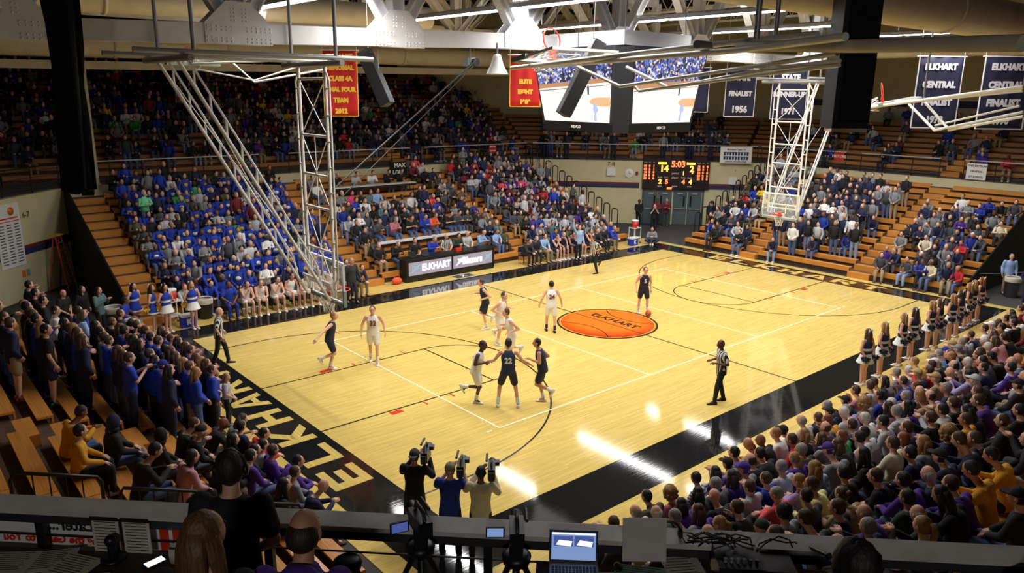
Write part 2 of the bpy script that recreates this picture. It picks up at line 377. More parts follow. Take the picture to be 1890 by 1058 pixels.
# ---------------------------------------------------------------- bleacher stands
def plank_mesh(m):
    b = MB()
    b.prism([(0, .0), (.3, .0), (.3, -.045), (.035, -.045), (.035, -.2), (0, -.2)], -.5, .5, 0, Matrix(((0, 0, 1, 0), (1, 0, 0, 0), (0, 1, 0, 0), (0, 0, 0, 1))))
    return b.mesh('seat_plank', m)
PLANK = {m: plank_mesh(m) for m in ('bleacher_wood', 'bleacher_wood_dark')}
def step_mesh():
    b = MB(); b.box((0, 0, 0), (1, 1, 1)); return b.mesh('aisle_step', 'bleacher_wood')
STEP = step_mesh()
STANDS = {}
def stand(key, label, loc, rz, u0, u1, rows, t, rise, aisles=(), m='bleacher_wood', seg=3.0, seat=.43, first=0, fan=(0, 0)):
    root = thing('bleacher_stand', label, 'bleachers', loc, rz)
    STANDS[key] = (Matrix.Translation(Vector(loc))@Matrix.Rotation(rz, 4, 'Z'), t, rise, seat)
    b = MB()
    for k in range(rows):
        a, c = u0-fan[0]*k*t, u1+fan[1]*k*t
        b.box(((a+c)/2, k*t+.1+t/2, (k+1)*rise/2), (c-a, t, (k+1)*rise))
    b.build('deck', 'deck_brown', root)
    for k in range(first, rows):
        zt = seat+k*rise; y = k*t
        edges = [u0-fan[0]*k*t]
        for a0, a1 in aisles: edges += [a0, a1]
        edges.append(u1+fan[1]*k*t)
        for i in range(0, len(edges), 2):
            a, c = edges[i], edges[i+1]
            if c-a < .3: continue
            n = max(1, round((c-a)/seg))
            for j in range(n):
                w = (c-a)/n; u = a+w*(j+.5)
                link('seat_plank', PLANK[m], root, (u, y, zt), (0, 0, 0), (w-.018, 1, 1))
        for a0, a1 in aisles:
            zz = k*rise; link('aisle_step', STEP, root, ((a0+a1)/2, y-.06, zz+rise*.5), (0, 0, 0), (a1-a0-.06, .34, rise*.98))
    return root
T, RI = .64, .262
stand('N', 'long lower wooden bleacher stand along the far side behind the scorer tables', (0, 10.4, 0), 0, -13.7, 13.15, 14, T, RI, [(-13.7, -12.35), (-4.6, -3.4), (4.7, 5.9)])
stand('E', 'lower wooden bleacher stand behind the far right hoop', (14.85, 0, 0), R(-90), -7.6, 7.1, 14, T, RI, [(-3.9, -2.9), (2.0, 3.1)])
stand('S', 'near right lower bleacher stand packed with spectators seen from behind', (0, -10.7, 0), R(180), -13.2, 12.3, 14, T, RI)
stand('W', 'near left lower bleacher stand under the standing student section', (-14.95, 0, 0), R(90), -8.1, 8.9, 14, T, RI, [(-2.15, -1.05)])
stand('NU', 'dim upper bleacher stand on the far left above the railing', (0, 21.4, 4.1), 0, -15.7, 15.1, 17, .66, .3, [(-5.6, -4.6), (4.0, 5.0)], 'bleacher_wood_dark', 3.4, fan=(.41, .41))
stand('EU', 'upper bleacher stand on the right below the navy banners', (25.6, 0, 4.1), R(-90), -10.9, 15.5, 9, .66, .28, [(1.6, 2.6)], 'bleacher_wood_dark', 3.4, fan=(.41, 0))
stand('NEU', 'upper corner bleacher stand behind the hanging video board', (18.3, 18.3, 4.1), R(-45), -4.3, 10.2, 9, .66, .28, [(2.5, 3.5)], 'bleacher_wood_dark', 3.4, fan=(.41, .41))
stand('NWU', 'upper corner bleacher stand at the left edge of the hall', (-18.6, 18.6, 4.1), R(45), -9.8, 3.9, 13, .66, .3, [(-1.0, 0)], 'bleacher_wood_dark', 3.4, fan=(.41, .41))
# black end panels / curtains of the lower stands
def end_panel(u, key, name, label, depth=9.1, h=3.75, lift=.75):
    M, t, r, s = STANDS[key]
    b = MB(); b.prism([(-.1, 0), (-.1, .75), (depth, h+lift), (depth, 0)], -.03, .03, 0, Matrix(((0, 0, 1, 0), (1, 0, 0, 0), (0, 1, 0, 0), (0, 0, 0, 1))))
    o = b.build(name, 'black_cloth'); o.matrix_world = M@Matrix.Translation((u, 0, 0)); return tag(o, label, 'curtain')
end_panel(-13.78, 'N', 'end_curtain', 'black curtain closing the left end of the far stand')
end_panel(7.2, 'E', 'end_curtain', 'black curtain closing the right end of the far right stand')
# railings along the upper walkway
def railing(label, p0, p1, z, h=1.05, posts=6, top='rail_grey', bars=4, r=.028):
    p0, p1 = Vector((*p0, 0)), Vector((*p1, 0)); d = p1-p0; L = d.length; a = math.atan2(d.y, d.x)
    t = thing('guard_railing', label, 'railing', (p0.x, p0.y, z), a)
    MB().box((L/2, 0, h), (L, .07, .05)).build('top_rail', top, t)
    for i in range(bars):
        zz = h*(i+.6)/(bars+.3); MB().tube((0, 0, zz), (L, 0, zz), .012, n=6).build('rail_bar', 'black_metal', t)
    pm = MB().tube((0, 0, 0), (0, 0, h), .025, n=8).mesh('rail_post', 'black_metal')
    for i in range(posts+1): link('rail_post', pm, t, (L*i/posts, 0, 0))
    return t
for a, c, w in ((-13.2, -4.9, 'above the blue shirted section'), (-3.3, 4.2, 'above the middle of the far stand'), (5.2, 13.3, 'above the right part of the far stand')):
    railing('walkway railing '+w, (a, 19.55), (c, 19.55), 4.12)
railing('walkway railing above the corner doors and scoreboard', (13.6, 19.3), (23.9, 9.0), 4.12, posts=8)
railing('walkway railing at the left of the upper aisle on the far right stand', (24.05, 8.8), (24.05, 3.2), 4.12, posts=4)
railing('middle walkway railing above the far right stand', (24.05, 2.3), (24.05, -2.0), 4.12, posts=3)
railing('right walkway railing above the far right stand with a white sign', (24.05, -3.2), (24.05, -9.2), 4.12, posts=4)
railing('dark walkway railing above the corner wall at the left edge', (-23.6, 9.6), (-13.9, 19.3), 4.12, posts=8, top='black_metal')
# tall hoop-shaped aisle rails beside the corner walls
def hoop_rail(M, y, z, w=.46, h=1.3):
    pts = []
    for i in range(7): a = math.pi*i/6; pts.append((0, -w/2*math.cos(a)*1.0, h-.1+.1*math.sin(a)))
    pts = [(0, -w/2, 0)]+pts+[(0, w/2, 0)]
    o = MB().path(pts, .034, 6).build('end_rail', 'black_metal'); o.matrix_world = M@Matrix.Translation((0, y, z)); return o
def end_rails(key, u, label, ks, cat='railing'):
    M, t, r, s = STANDS[key]
    root = thing('end_railing', label, cat); root.matrix_world = M@Matrix.Translation((u, 0, 0))
    for k in ks:
        o = hoop_rail(Matrix(), k*t+.3, (k+1)*r); o.parent = root
end_rails('N', 13.0, 'row of black hoop rails down the right end of the far stand', range(1, 14))
end_rails('E', -7.5, 'row of black hoop rails down the left end of the far right stand', range(1, 14))
# ---------------------------------------------------------------- overhead: trusses, ducts, lamps, hoops, video board, banners
def truss(label, y, nodes, zf, ztop, m, h=.47, w=.4, gus=True, name='roof_truss'):
    t = thing(name, label, 'truss', (nodes[0], y, zf(nodes[0])))
    o = Vector((nodes[0], y, zf(nodes[0])))
    P = lambda x, z: Vector((x, y, z))-o
    def bar(nm, a, b_, d, ww):
        dv = b_-a; ang = math.atan2(dv.z, dv.x); bb = MB(); c = (a+b_)/2
        L = dv.length
        for s in (-1, 1): bb.box((0, 0, s*(d/2-.02)), (L, ww, .04))           # I-shaped section
        bb.box((0, 0, 0), (L, .05, d-.06))
        return bb.build(nm, m, t, c, (0, -ang, 0))
    riv = MB(); 
    for i in range(len(nodes)-1):
        x0, x1 = nodes[i], nodes[i+1]; z0, z1 = zf(x0), zf(x1); a, c = P(x0, z0), P(x1, z1)
        dv = c-a; ang = math.atan2(dv.z, dv.x)
        MB().box((0, 0, 0), (dv.length, w, h)).build('bottom_chord', m, t, (a+c)/2, (0, -ang, 0))
        xm = (x0+x1)/2; bar('diagonal', P(x0+.12, z0+.1), P(xm, ztop), .3, .34); bar('diagonal', P(x1-.12, z1+.1), P(xm, ztop), .3, .34)
        MB().box(P(xm, ztop), (x1-x0, w, .4)).build('top_chord', m, t)
    if gus:
        b = MB(); b.prism([(-.85, -.26), (.85, -.26), (.85, .22), (.3, .75), (-.3, .75), (-.85, .22)], -.012, .012, 0, Matrix(((1, 0, 0, 0), (0, 0, -1, 0), (0, 1, 0, 0), (0, 0, 0, 1))))
        gm = b.mesh('gusset_plate', m)
        rv = MB()
        for (rx, rz) in [(sx*q, zz) for sx in (-1, 1) for q in (.2, .32, .44, .56, .68, .8) for zz in (-.2, -.12, .06, .14)]+[(sx*(.1+.09*k), .3+.09*j) for sx in (-1, 1) for k in range(2) for j in range(4)]:
            rv.ball((rx, -.018, rz), .026, 6, 0, (1, .7, 1))
        rm = rv.mesh('rivets', m)
    for i, x in enumerate(nodes):
        bar('vertical', P(x, zf(x)+.1), P(x, ztop), .4, .36)
        if gus:
            g = link('gusset_plate', gm, t, P(x, zf(x))+Vector((0, -w/2-.015, 0))); r_ = link('rivets', rm, g); r_['kind'] = 'stuff'
            link('gusset_plate', gm, t, P(x, zf(x))+Vector((0, w/2+.015, 0)))
    return t
zf1 = lambda x: min(9.72, 9.27+(x+17.6)*.031)+.25
truss('white riveted steel truss spanning the whole top of the hall', 1.5, [-22.4, -17.6, -12.7, -8.0, -3.2, 1.6, 6.4, 11.2, 16.0, 20.8], zf1, 13.4, 'steel_white')
truss('second white roof truss behind the video board', 11.5, [-17.6, -12.7, -8.0, -3.2, 1.6, 6.4, 11.2, 16.0], lambda x: 10.9, 13.4, 'steel_white', .4, .3, False)
truss('third white roof truss high over the far right corner', 17.0, [-8.0, -3.2, 1.6, 6.4, 11.2, 16.0], lambda x: 11.6, 13.6, 'steel_white', .35, .3, False)
def joist(x, y0, y1, z, label):
    t = thing('roof_joist', label, 'joist', (x, y0, z))
    MB().box((0, (y1-y0)/2, 0), (.12, y1-y0, .1)).build('lower_flange', 'steel_cream', t); MB().box((0, (y1-y0)/2, .9), (.12, y1-y0, .1)).build('upper_flange', 'steel_cream', t)
    b = MB(); n = int((y1-y0)/1.1); st = (y1-y0)/n
    for i in range(n): b.tube((0, i*st, .03), (0, (i+.5)*st, .87), .025, n=5).tube((0, (i+.5)*st, .87), (0, (i+1)*st, .03), .025, n=5)
    b.build('web_bars', 'steel_cream', t)
for i, x in enumerate((-14.5, -6.4, -.4, 5.8, 12.0, 18.0)):
    joist(x, 3, 30, 12.4, ['leftmost cream roof joist', 'second cream roof joist from the left', 'cream roof joist left of the video board', 'cream roof joist behind the video board', 'cream roof joist right of the video board', 'rightmost cream roof joist'][i])
# strip lamps
for i, x in enumerate(STRIP_X):
    t = thing('strip_lamp', ['leftmost glowing strip lamp above the court', 'glowing strip lamp second from the left above the court', 'glowing strip lamp above the hanging video board', 'glowing strip lamp beyond the video board', 'farthest glowing strip lamp near the far right hoop'][i], 'lamp', (x, .3, 11.0))
    MB().prism([(-.3, -.03), (-.26, .1), (-.1, .16), (.1, .16), (.26, .1), (.3, -.03), (.27, -.03), (.24, .07), (-.24, .07), (-.27, -.03)], -9.6, 9.6, 0, Matrix(((1, 0, 0, 0), (0, 0, 1, 0), (0, 1, 0, 0), (0, 0, 0, 1)))).build('lamp_housing', 'lamp_housing', t)
    tm = MB().tube((0, -1.5, 0), (0, 1.5, 0), .05, n=8).mesh('tube', 'tube_light')
    for k in range(6):
        for dx in (-.13, .13): link('tube', tm, t, (dx, -8+3.2*k, .0))
    wm = MB().tube((0, 0, .1), (0, 0, 2.9), .012, n=5).mesh('hanger', 'pipe_grey')
    for k in range(4): link('hanger', wm, t, (0, -9+6*k, .1))
# ducts
def duct(label, p0, p1, r, m='duct_cream', n=26, rib=.9):
    p0, p1 = Vector(p0), Vector(p1); L = (p1-p0).length
    t = thing('air_duct', label, 'duct', p0); t.rotation_euler = Vector((0, 0, 1)).rotation_difference(p1-p0).to_euler()
    pr = []
    k = int(L/.09)
    for i in range(k+1): pr.append((r+(.012 if i % 2 else 0), L*i/k))
    MB().ring(pr, n).build('duct_shell', m, t)
    j = MB().ring([(r+.01, -.05), (r+.05, -.05), (r+.05, .05), (r+.01, .05)], n).mesh('duct_flange', m)
    for i in range(int(L/5)+1): link('duct_flange', j, t, (0, 0, min(L, i*5)))
    return t
duct('long cream spiral duct above the far upper stand', (-26, 20, 10.0), (12.5, 20, 10.45), .55)
duct('cream spiral duct running up behind the white truss', (-19, 8.5, 10.85), (-2, 8.5, 11.2), .42)
duct('large cream spiral duct at the top right of the hall', (-10.2, -10.4, 10.3), (26, -10.4, 10.5), .5)
duct('cream spiral duct high at the far right', (20, -14, 10.8), (20, 22, 10.8), .55)
beam = MB().box((0, 0, 0), (40, .3, .35)).build('ceiling_beam', 'steel_cream', None, (-6.5, 19.8, 9.36), (0, -.012, 0)); tag(beam, 'cream steel beam under the long duct above the far upper stand', 'beam')
t = thing('fill_lamp_box', 'added fill lamp box high in the near corner', 'lamp', (-26.7, -25.4, 11.3), R(-45)); MB().box((0, 0, .1), (1.4, .3, .3)).build('housing', 'lamp_housing', t)  # added housing for the fill light, out of view behind the camera
# ---- basketball hoops
net_mesh = None
def make_net():
    b = MB(); n = 12; lv = [(.225, 0), (.2, -.1), (.165, -.2), (.14, -.3), (.14, -.4)]
    for k in range(len(lv)-1):
        r0, z0 = lv[k]; r1, z1 = lv[k+1]
        for j in range(n):
            a0 = 2*math.pi*(j+.5*(k % 2))/n
            for d in (-.5, .5):
                a1 = a0+d*2*math.pi/n
                b.tube((r0*math.cos(a0), r0*math.sin(a0), z0), (r1*math.cos(a1), r1*math.sin(a1), z1), .009, n=4, caps=False)
    return b.mesh('net', 'net_white')
def board_parts(t, M):
    def put(o): o.matrix_local = M@o.matrix_local; return o
    put(MB().box((0, 0, .53), (.02, 1.8, 1.04)).build('backboard_glass', 'glass', t))
    b = MB()
    for z in (.0, 1.07): b.box((0, 0, z), (.05, 1.86, .06))
    for y in (-.9, .9): b.box((0, y, .535), (.05, .06, 1.07))
    put(b.build('board_frame', 'white_paint', t))
    b = MB()
    for z in (.17, .6): b.box((.015, 0, z), (.012, .61, .05))
    for y in (-.28, .28): b.box((.015, y, .385), (.012, .05, .46))
    put(b.build('target_square', 'white_paint', t))
    b = MB(); b.box((0, 0, -.04), (.09, 1.9, .09))
    for y in (-.92, .92): b.box((0, y, .14), (.09, .07, .42))
    put(b.build('board_padding', 'board_pad', t))
    b = MB(); pts = [(.4+.23*math.cos(2*math.pi*i/24), .23*math.sin(2*math.pi*i/24), .15) for i in range(24)]
    b.path(pts, .014, 6, closed=True); b.box((.1, 0, .13), (.14, .12, .08)); b.box((.02, 0, .13), (.02, .2, .16)); b.tube((.1, -.05, .1), (.26, -.16, .15), .012, n=5).tube((.1, .05, .1), (.26, .16, .15), .012, n=5)
    rim = put(b.build('rim', 'rim_red', t))
    global net_mesh
    if net_mesh is None: net_mesh = make_net()
    put(link('net', net_mesh, t, (.4, 0, .15)))
def ladder(t, name, a, b_, off, n, m='pipe_white', r=.042, r2=.026):
    a, b_, off = Vector(a), Vector(b_), Vector(off); q = MB(); q.tube(a, b_, r)
    d = b_-a; p = [a+d*.06+off*.3, a+d*.1+off]+[a+d*.93+off, a+d*.97+off*.3]; q.path([a+d*.06, p[1], p[2], b_-d*.02], r2, 8)
    for i in range(n): c = a+d*(.14+.76*i/(n-1)); q.tube(c, c+off, .025, n=6)
    return q.build(name, m, t)
def hoop(label, x, s):
    t = thing('basketball_hoop', label, 'basketball hoop', (x, 0, 2.9), 0 if s > 0 else math.pi)
    board_parts(t, Matrix())
    top = 6.05
    for y in (-.72, .72):
        ladder(t, 'mast', (-.16, y, .15), (-.16, y, top), (0, .2*(1 if y > 0 else -1), 0), 8)
        ladder(t, 'back_brace', (-.3, y*.95, .1), (-3.6, y*.95, top+.0), (.0, 0, .42), 9)
    for z in (.4, 1.35, 2.45, 3.3, 4.3, 5.7): MB().tube((-.16, -.72, z), (-.16, .72, z), .035).build('cross_pipe', 'pipe_white', t)
    q = MB()
    for z0, z1 in ((.4, 2.45), (2.45, 4.3), (4.3, 5.7)): q.tube((-.16, -.72, z0), (-.16, .72, z1), .014, n=5).tube((-.16, .72, z0), (-.16, -.72, z1), .014, n=5)
    q.tube((-.5, -.7, .7), (-3.3, .7, 5.6), .014, n=5).tube((-.5, .7, .7), (-3.3, -.7, 5.6), .014, n=5).tube((-.12, 0, .5), (-.16, 0, 4.3), .012, n=5)
    q.build('tie_rods', 'pipe_white', t)
    q = MB()
    q.tube((-.16, -1.6, top), (-.16, 1.6, top), .07).tube((-3.6, -1.6, top), (-3.6, 1.6, top), .07)
    for y in (-1.2, 1.2): q.tube((-4.6, y, top+.12), (.9, y, top+.12), .06)
    for xx, y in ((-3.4, -1.2), (-.1, -1.2), (-3.4, 1.2), (-.1, 1.2)): q.tube((xx, y, top+.1), (xx, y, top+4.2), .045)
    q.build('ceiling_pipes', 'pipe_grey', t)
    MB().tube((-.3, -.8, .55), (-.3, .8, .55), .04).tube((-.16, -.72, .15), (-.3, -.7, .55), .035).tube((-.16, .72, .15), (-.3, .7, .55), .035).tube((-.16, -.8, .35), (-.02, -.8, .35), .03).tube((-.16, .8, .35), (-.02, .8, .35), .03).build('board_bracket', 'pipe_white', t)
    return t
lh = hoop('left hoop on tall white ladder braces hanging from the ceiling', -11.3, 1)
MB().tube((6.27, 1.49, 6.33), (-.1, .3, 2.0), .012, n=5).tube((6.1, 1.3, 6.4), (-.1, .62, 2.3), .022, n=6).build('guy_cable', 'dark_plastic', lh)
hoop('far right glass hoop with red rim on a white hanging frame', 11.55, -1)
# folded side hoops: pipe frames drawn up flat under the ceiling
def folded(label, org, pipes, board, loc_board):
    o = Vector(org); t = thing('folded_hoop', label, 'basketball hoop', org)
    for i, (pts, r, m, nm) in enumerate(pipes): MB().path([Vector(p)-o for p in pts], r, 8).build(nm, m, t)
    M = Matrix.Translation(Vector(loc_board)-o)@board
    board_parts(t, M)
    return t
Bd = Matrix.Rotation(R(-90), 4, 'Z')@Matrix.Rotation(R(-82), 4, 'Y')
folded('folded hoop with upturned rim beside the video board', (-10.5, -10, 8.8), [
    ([(-9.64, -5.58, 8.82), (-10.92, -11.91, 9.03), (-11.2, -13.2, 9.05)], .045, 'pipe_white', 'main_pipe'),
    ([(-9.3, -6.0, 8.85), (-11.39, -12.23, 8.89), (-12.34, -14.13, 8.92)], .045, 'pipe_white', 'main_pipe'),
    ([(-9.64, -7.48, 8.83), (-10.0, -8.95, 8.44), (-10.93, -12.41, 8.72), (-11.83, -13.8, 8.78)], .03, 'pipe_white', 'brace_pipe'),
    ([(-9.7, -8.82, 8.78), (-10.18, -10.16, 8.42), (-10.94, -12.42, 8.65), (-11.82, -13.83, 8.7)], .03, 'pipe_white', 'brace_pipe'),
    ([(-10.04, -9.32, 8.44), (-10.07, -9.45, 8.36), (-11.05, -12.49, 8.59), (-11.83, -13.84, 8.65)], .025, 'pipe_white', 'loop_pipe'),
    ([(-10.93, -11.92, 8.97), (-11.94, -13.81, 8.85), (-13.31, -16.08, 8.73)], .07, 'steel_cream', 'ceiling_pipe'),
    ([(-11.2, -11.4, 9.0), (-8.2, -11.2, 9.02)], .06, 'pipe_grey', 'ceiling_pipe'),
    ([(-9.0, -11.3, 9.0), (-9.0, -11.3, 14.3)], .04, 'pipe_grey', 'hanger_pipe'), ([(-11.6, -12.6, 9.0), (-11.6, -12.6, 14.3)], .04, 'pipe_grey', 'hanger_pipe')], Matrix.Rotation(R(90), 4, 'Z')@Matrix.Rotation(R(-80), 4, 'Y'), (-9.3, -6.35, 8.95))
folded('folded hoop at the right edge in front of the navy banners', (2.5, -10, 8), [
    ([(4.19, -6.9, 8.01), (.88, -12.03, 8.59)], .05, 'pipe_white', 'main_pipe'), ([(4.61, -6.7, 8.05), (1.34, -11.9, 8.52)], .05, 'pipe_white', 'main_pipe'),
    ([(3.55, -8.36, 8.12), (2.92, -9.41, 7.42), (.79, -12.14, 8.01)], .04, 'pipe_white', 'brace_pipe'), ([(3.38, -8.88, 8.17), (2.68, -9.88, 7.46), (.3, -12.3, 7.92)], .04, 'pipe_white', 'brace_pipe'),
    ([(3.2, -9.3, 7.55), (.9, -12.0, 8.15)], .03, 'pipe_white', 'loop_pipe'), ([(.88, -12.03, 8.6), (.88, -12.03, 14.3)], .04, 'pipe_grey', 'hanger_pipe'), ([(2.9, -9.0, 8.2), (2.9, -9.0, 14.3)], .03, 'pipe_grey', 'hanger_pipe')],
    Matrix.Rotation(R(120), 4, 'Z')@Matrix.Rotation(R(-78), 4, 'Y'), (4.55, -7.0, 8.1))
folded('third folded hoop frame drawn up near the left red banner', (-8, 9, 9), [
    ([(-10.87, 10.62, 9.19), (-7.1, 6.08, 9.44)], .045, 'pipe_white', 'main_pipe'), ([(-10.75, 11.24, 9.32), (-6.87, 7.28, 9.55)], .045, 'pipe_white', 'main_pipe'), ([(-9.69, 9.61, 9.23), (-9.42, 8.47, 8.58), (-7.73, 6.48, 9.03)], .035, 'pipe_white', 'brace_pipe'), ([(-10.61, 10.6, 9.01), (-9.28, 8.79, 8.65), (-8.08, 7.38, 9.18)], .03, 'pipe_white', 'brace_pipe')], Matrix.Rotation(R(-90), 4, 'Z')@Matrix.Rotation(R(-84), 4, 'Y'), (-10.6, 11.0, 9.2))
t = thing('bell_horn', 'white bell-shaped horn hanging under the white truss', 'horn', (-4.55, 1.06, 8.89)); MB().ring([(0, .62), (.1, .6), (.14, .5), (.2, .3), (.34, .02), (.36, 0), (.33, 0), (.0, .3)], 18).build('bell', 'steel_white', t); MB().tube((0, 0, .6), (0, 0, .95), .03).build('stem', 'pipe_grey', t)
t = thing('winch_motor', 'small winch motor clamped under the white truss', 'motor', (-5.18, 1.64, 9.25)); MB().box((0, 0, 0), (.4, .25, .22)).build('gearbox', 'grey_plastic', t); MB().tube((.1, -.2, 0), (.1, .2, 0), .13, n=14).build('drum', 'dark_plastic', t); MB().tube((0, 0, .1), (0, 0, .45), .03).build('clamp', 'pipe_grey', t)
# ---- hanging video board
def crowd_screen():
    m = bpy.data.materials.new('screen_crowd'); m.use_nodes = True; nt = m.node_tree; b = nt.nodes['Principled BSDF']; b.inputs['Base Color'].default_value = (0, 0, 0, 1)
    tc = nt.nodes.new('ShaderNodeTexCoord'); v = nt.nodes.new('ShaderNodeTexVoronoi'); v.inputs['Scale'].default_value = 14
    nt.links.new(tc.outputs['Object'], v.inputs['Vector']); cr = nt.nodes.new('ShaderNodeValToRGB'); cr.color_ramp.interpolation = 'CONSTANT'
    el = cr.color_ramp.elements; cols = [(0, (.03, .03, .08)), (.25, (.12, .2, .75)), (.45, (.06, .06, .1)), (.58, (.75, .7, .72)), (.72, (.1, .15, .5)), (.85, (.7, .35, .18)), (.92, (.85, .85, .95))]
    el[0].position = 0; el[0].color = (*cols[0][1], 1); el[1].position = cols[1][0]; el[1].color = (*cols[1][1], 1)
    for p_, c_ in cols[2:]: e = el.new(p_); e.color = (*c_, 1)
    sp = nt.nodes.new('ShaderNodeSeparateColor'); nt.links.new(v.outputs['Color'], sp.inputs[0]); nt.links.new(sp.outputs[0], cr.inputs[0]); nt.links.new(cr.outputs[0], b.inputs['Emission Color']); b.inputs['Emission Strength'].default_value = 1.0
    MATS['screen_crowd'] = m
crowd_screen()
def emis(n, c, s): return mat(n, (.02, .02, .02), .3, emit=c, estr=s)
emis('screen_court', (1.0, .93, .84), 1.15); emis('screen_wood', (.75, .36, .16), .8); emis('screen_orange', (.95, .55, .28), 1.0); emis('screen_dark', (.08, .08, .1), 1.0); emis('screen_blue', (.5, .62, .9), 1.0); emis('screen_line', (.25, .1, .08), 1.0)
vb = thing('video_board', 'hanging black video board with two bright game screens', 'video board', (0, 0, 7.0))
def face_poly(pts, M, z=0): return [M@Vector((x, y, z)) for x, y in pts]
b = MB()
lo, hi = 1.95, 2.3; c0, c1 = .36, .42; h = 2.75
def octo(r, c, z): return [(-r, -r+c, z), (-r+c, -r, z), (r-c, -r, z), (r, -r+c, z), (r, r-c, z), (r-c, r, z), (-r+c, r, z), (-r, r-c, z)]
vs = octo(lo, c0, .1)+octo(hi, c1, h); b.add(vs, [tuple(reversed(range(8))), tuple(range(8, 16))]+[(i, (i+1) % 8, 8+(i+1) % 8, 8+i) for i in range(8)]); b.build('board_body', 'dark_plastic', vb)
for q in range(4):
    an = R(90*q); right = Vector((math.cos(an), math.sin(an), 0)); out = Vector((math.sin(an), -math.cos(an), 0))
    p0 = out*lo+Vector((0, 0, .1)); p1 = out*hi+Vector((0, 0, h)); up = (p1-p0)
    M = frame(p0+out*.012, right, up)
    w0, w1 = 1.5, 1.8; H0, H1 = .32, 2.52; yc = 1.5
    wa = lambda y: w0+(w1-w0)*(y-H0)/(H1-H0)
    def piece(nm, poly, mt, z=.0):
        bb = MB(); bb.prism(poly, z, z+.006); o = bb.build(nm, mt, vb); o.matrix_local = M; return o
    piece('screen_court', [(-wa(H0), H0), (wa(H0), H0), (wa(yc), yc+.1), (-wa(yc), yc-.12)], 'screen_court')
    piece('screen_boards', [(-wa(yc), yc-.12), (wa(yc), yc+.1), (wa(yc), yc+.24), (-wa(yc), yc+.02)], 'screen_wood', .001)
    piece('screen_crowd', [(-wa(yc), yc+.02), (wa(yc), yc+.24), (wa(H1), H1), (-wa(H1), H1)], 'screen_crowd', .002)
    piece('screen_line', [(-wa(yc)+.02, yc-.2), (wa(yc)-.03, yc-.0), (wa(yc)-.03, yc+.02), (-wa(yc)+.02, yc-.17)], 'screen_line', .004)
    ell = [(wa(1.0)-.0-.45+.45*math.cos(R(a)), .98+.14*math.sin(R(a))) for a in range(90, 271, 15)]+[(wa(1.0)-.01, .84), (wa(1.0)-.01, 1.12)]
    piece('screen_emblem', ell, 'screen_orange', .005)
    piece('screen_player', [(.62, 1.2), (.68, 1.2), (.7, 1.42), (.66, 1.52), (.61, 1.42)], 'screen_dark', .006)
    piece('screen_official', [(.85, .36), (.97, .36), (.95, .62), (1.06, .7), (.95, .95), (.88, .95), (.82, .75), (.88, .62)], 'screen_blue', .006)
    piece('bezel', [(-w0-.12, .02), (w0+.12, .02), (w0+.1, .28), (-w0-.1, .28)], 'black_plastic', .0)
    lettering('NEVCO', 'white_paint', vb, M@Matrix.Translation((0, .15, .012)), .13, .003)
for sx in (-1, 1):
    for sy in (-1, 1): MB().tube((sx*1.6, sy*1.6, h), (sx*1.2, sy*1.5, 7.4), .02, n=6).build('hanging_cable', 'pipe_grey', vb)
b = MB(); b.box((0, 0, h+.3), (3.4, 3.4, .45)); b.build('hoist_frame', 'steel_white', vb)
# ---- banners
def banner(label, tl, right, w, h, lines, mb, mt, size, dz=0.0, pole=True, bold=.02):
    t = thing('hanging_banner', label, 'banner', Vector(tl)+Vector(right).normalized()*w/2)
    r = Vector(right).normalized()
    ang = math.atan2(r.y, r.x); t.rotation_euler = (0, 0, ang)
    b = MB(); n = 14; vs = []; fs = []
    for j in range(9):
        for i in range(n+1):
            x = -w/2+w*i/n; vs.append((x, .02*math.sin(i*1.3+j*.2), -h*j/8-(.02*math.sin(i*.9) if j == 8 else 0)))
    for j in range(8):
        for i in range(n): a = j*(n+1)+i; fs.append((a, a+1, a+n+2, a+n+1))
    b.add(vs, fs, 0, True); o = b.build('cloth', mb, t); sm = o.modifiers.new('solid', 'SOLIDIFY'); sm.thickness = .012
    tr = MB()
    for x in (-w/2, w/2): tr.box((x, -.01, -h/2), (.035, .03, h))
    tr.box((0, -.01, -h), (w, .04, .035)); tr.build('edge_trim', mt, t)
    MB().tube((-w/2-.1, 0, .02), (w/2+.1, 0, .02), .025, n=6).build('top_pole', 'pipe_white', t)
    if pole: MB().tube((-w/2, 0, .02), (-w/2, 0, 14.3-tl[2]), .01, n=5).tube((w/2, 0, .02), (w/2, 0, 14.3-tl[2]), .01, n=5).build('hanging_cord', 'pipe_white', t)
    for i, (s, sz) in enumerate(lines):
        y = -h*(i+.55)/len(lines)
        lettering(s, mt, t, Matrix.Translation((0, -.035, y))@Matrix.Rotation(R(90), 4, 'X'), sz, bold, xscale=.92)
    return t
dv = (.76, -.65, 0)
banner('red banner with yellow letters reading final four team 2012', (-5.9, 10.2, 9.85), dv, 1.34, 2.5, [('ELKHART', .26), ('MEMORIAL', .24), ('CLASS 4A', .24), ('FINAL FOUR', .23), ('TEAM', .25), ('2012', .26)], 'banner_red', 'banner_yellow', .25)
banner('red banner with yellow letters reading elite eight 1989', (1.8, 7.85, 9.9), dv, 1.34, 2.15, [('ELKHART', .24), ('', .1), ('ELITE', .25), ('EIGHT', .25), ('1989', .25)], 'banner_red', 'banner_yellow', .25)
banner('navy finalist 1956 banner', (13.35, 4.65, 9.6), dv, 1.5, 2.3, [('STATE', .34), ('FINALIST', .32), ('1956', .44)], 'banner_navy', 'banner_white', .3)
banner('navy state runner-up 1971 banner behind the right hoop frame', (15.1, 3.1, 9.7), dv, 1.75, 2.5, [('STATE', .36), ('RUNNER-UP', .32), ('1971', .4)], 'banner_navy', 'banner_white', .3)
banner('navy banner mostly hidden behind the video board', (11.6, 6.2, 9.65), dv, 1.5, 2.15, [('', .1)], 'banner_navy', 'banner_white', .3)
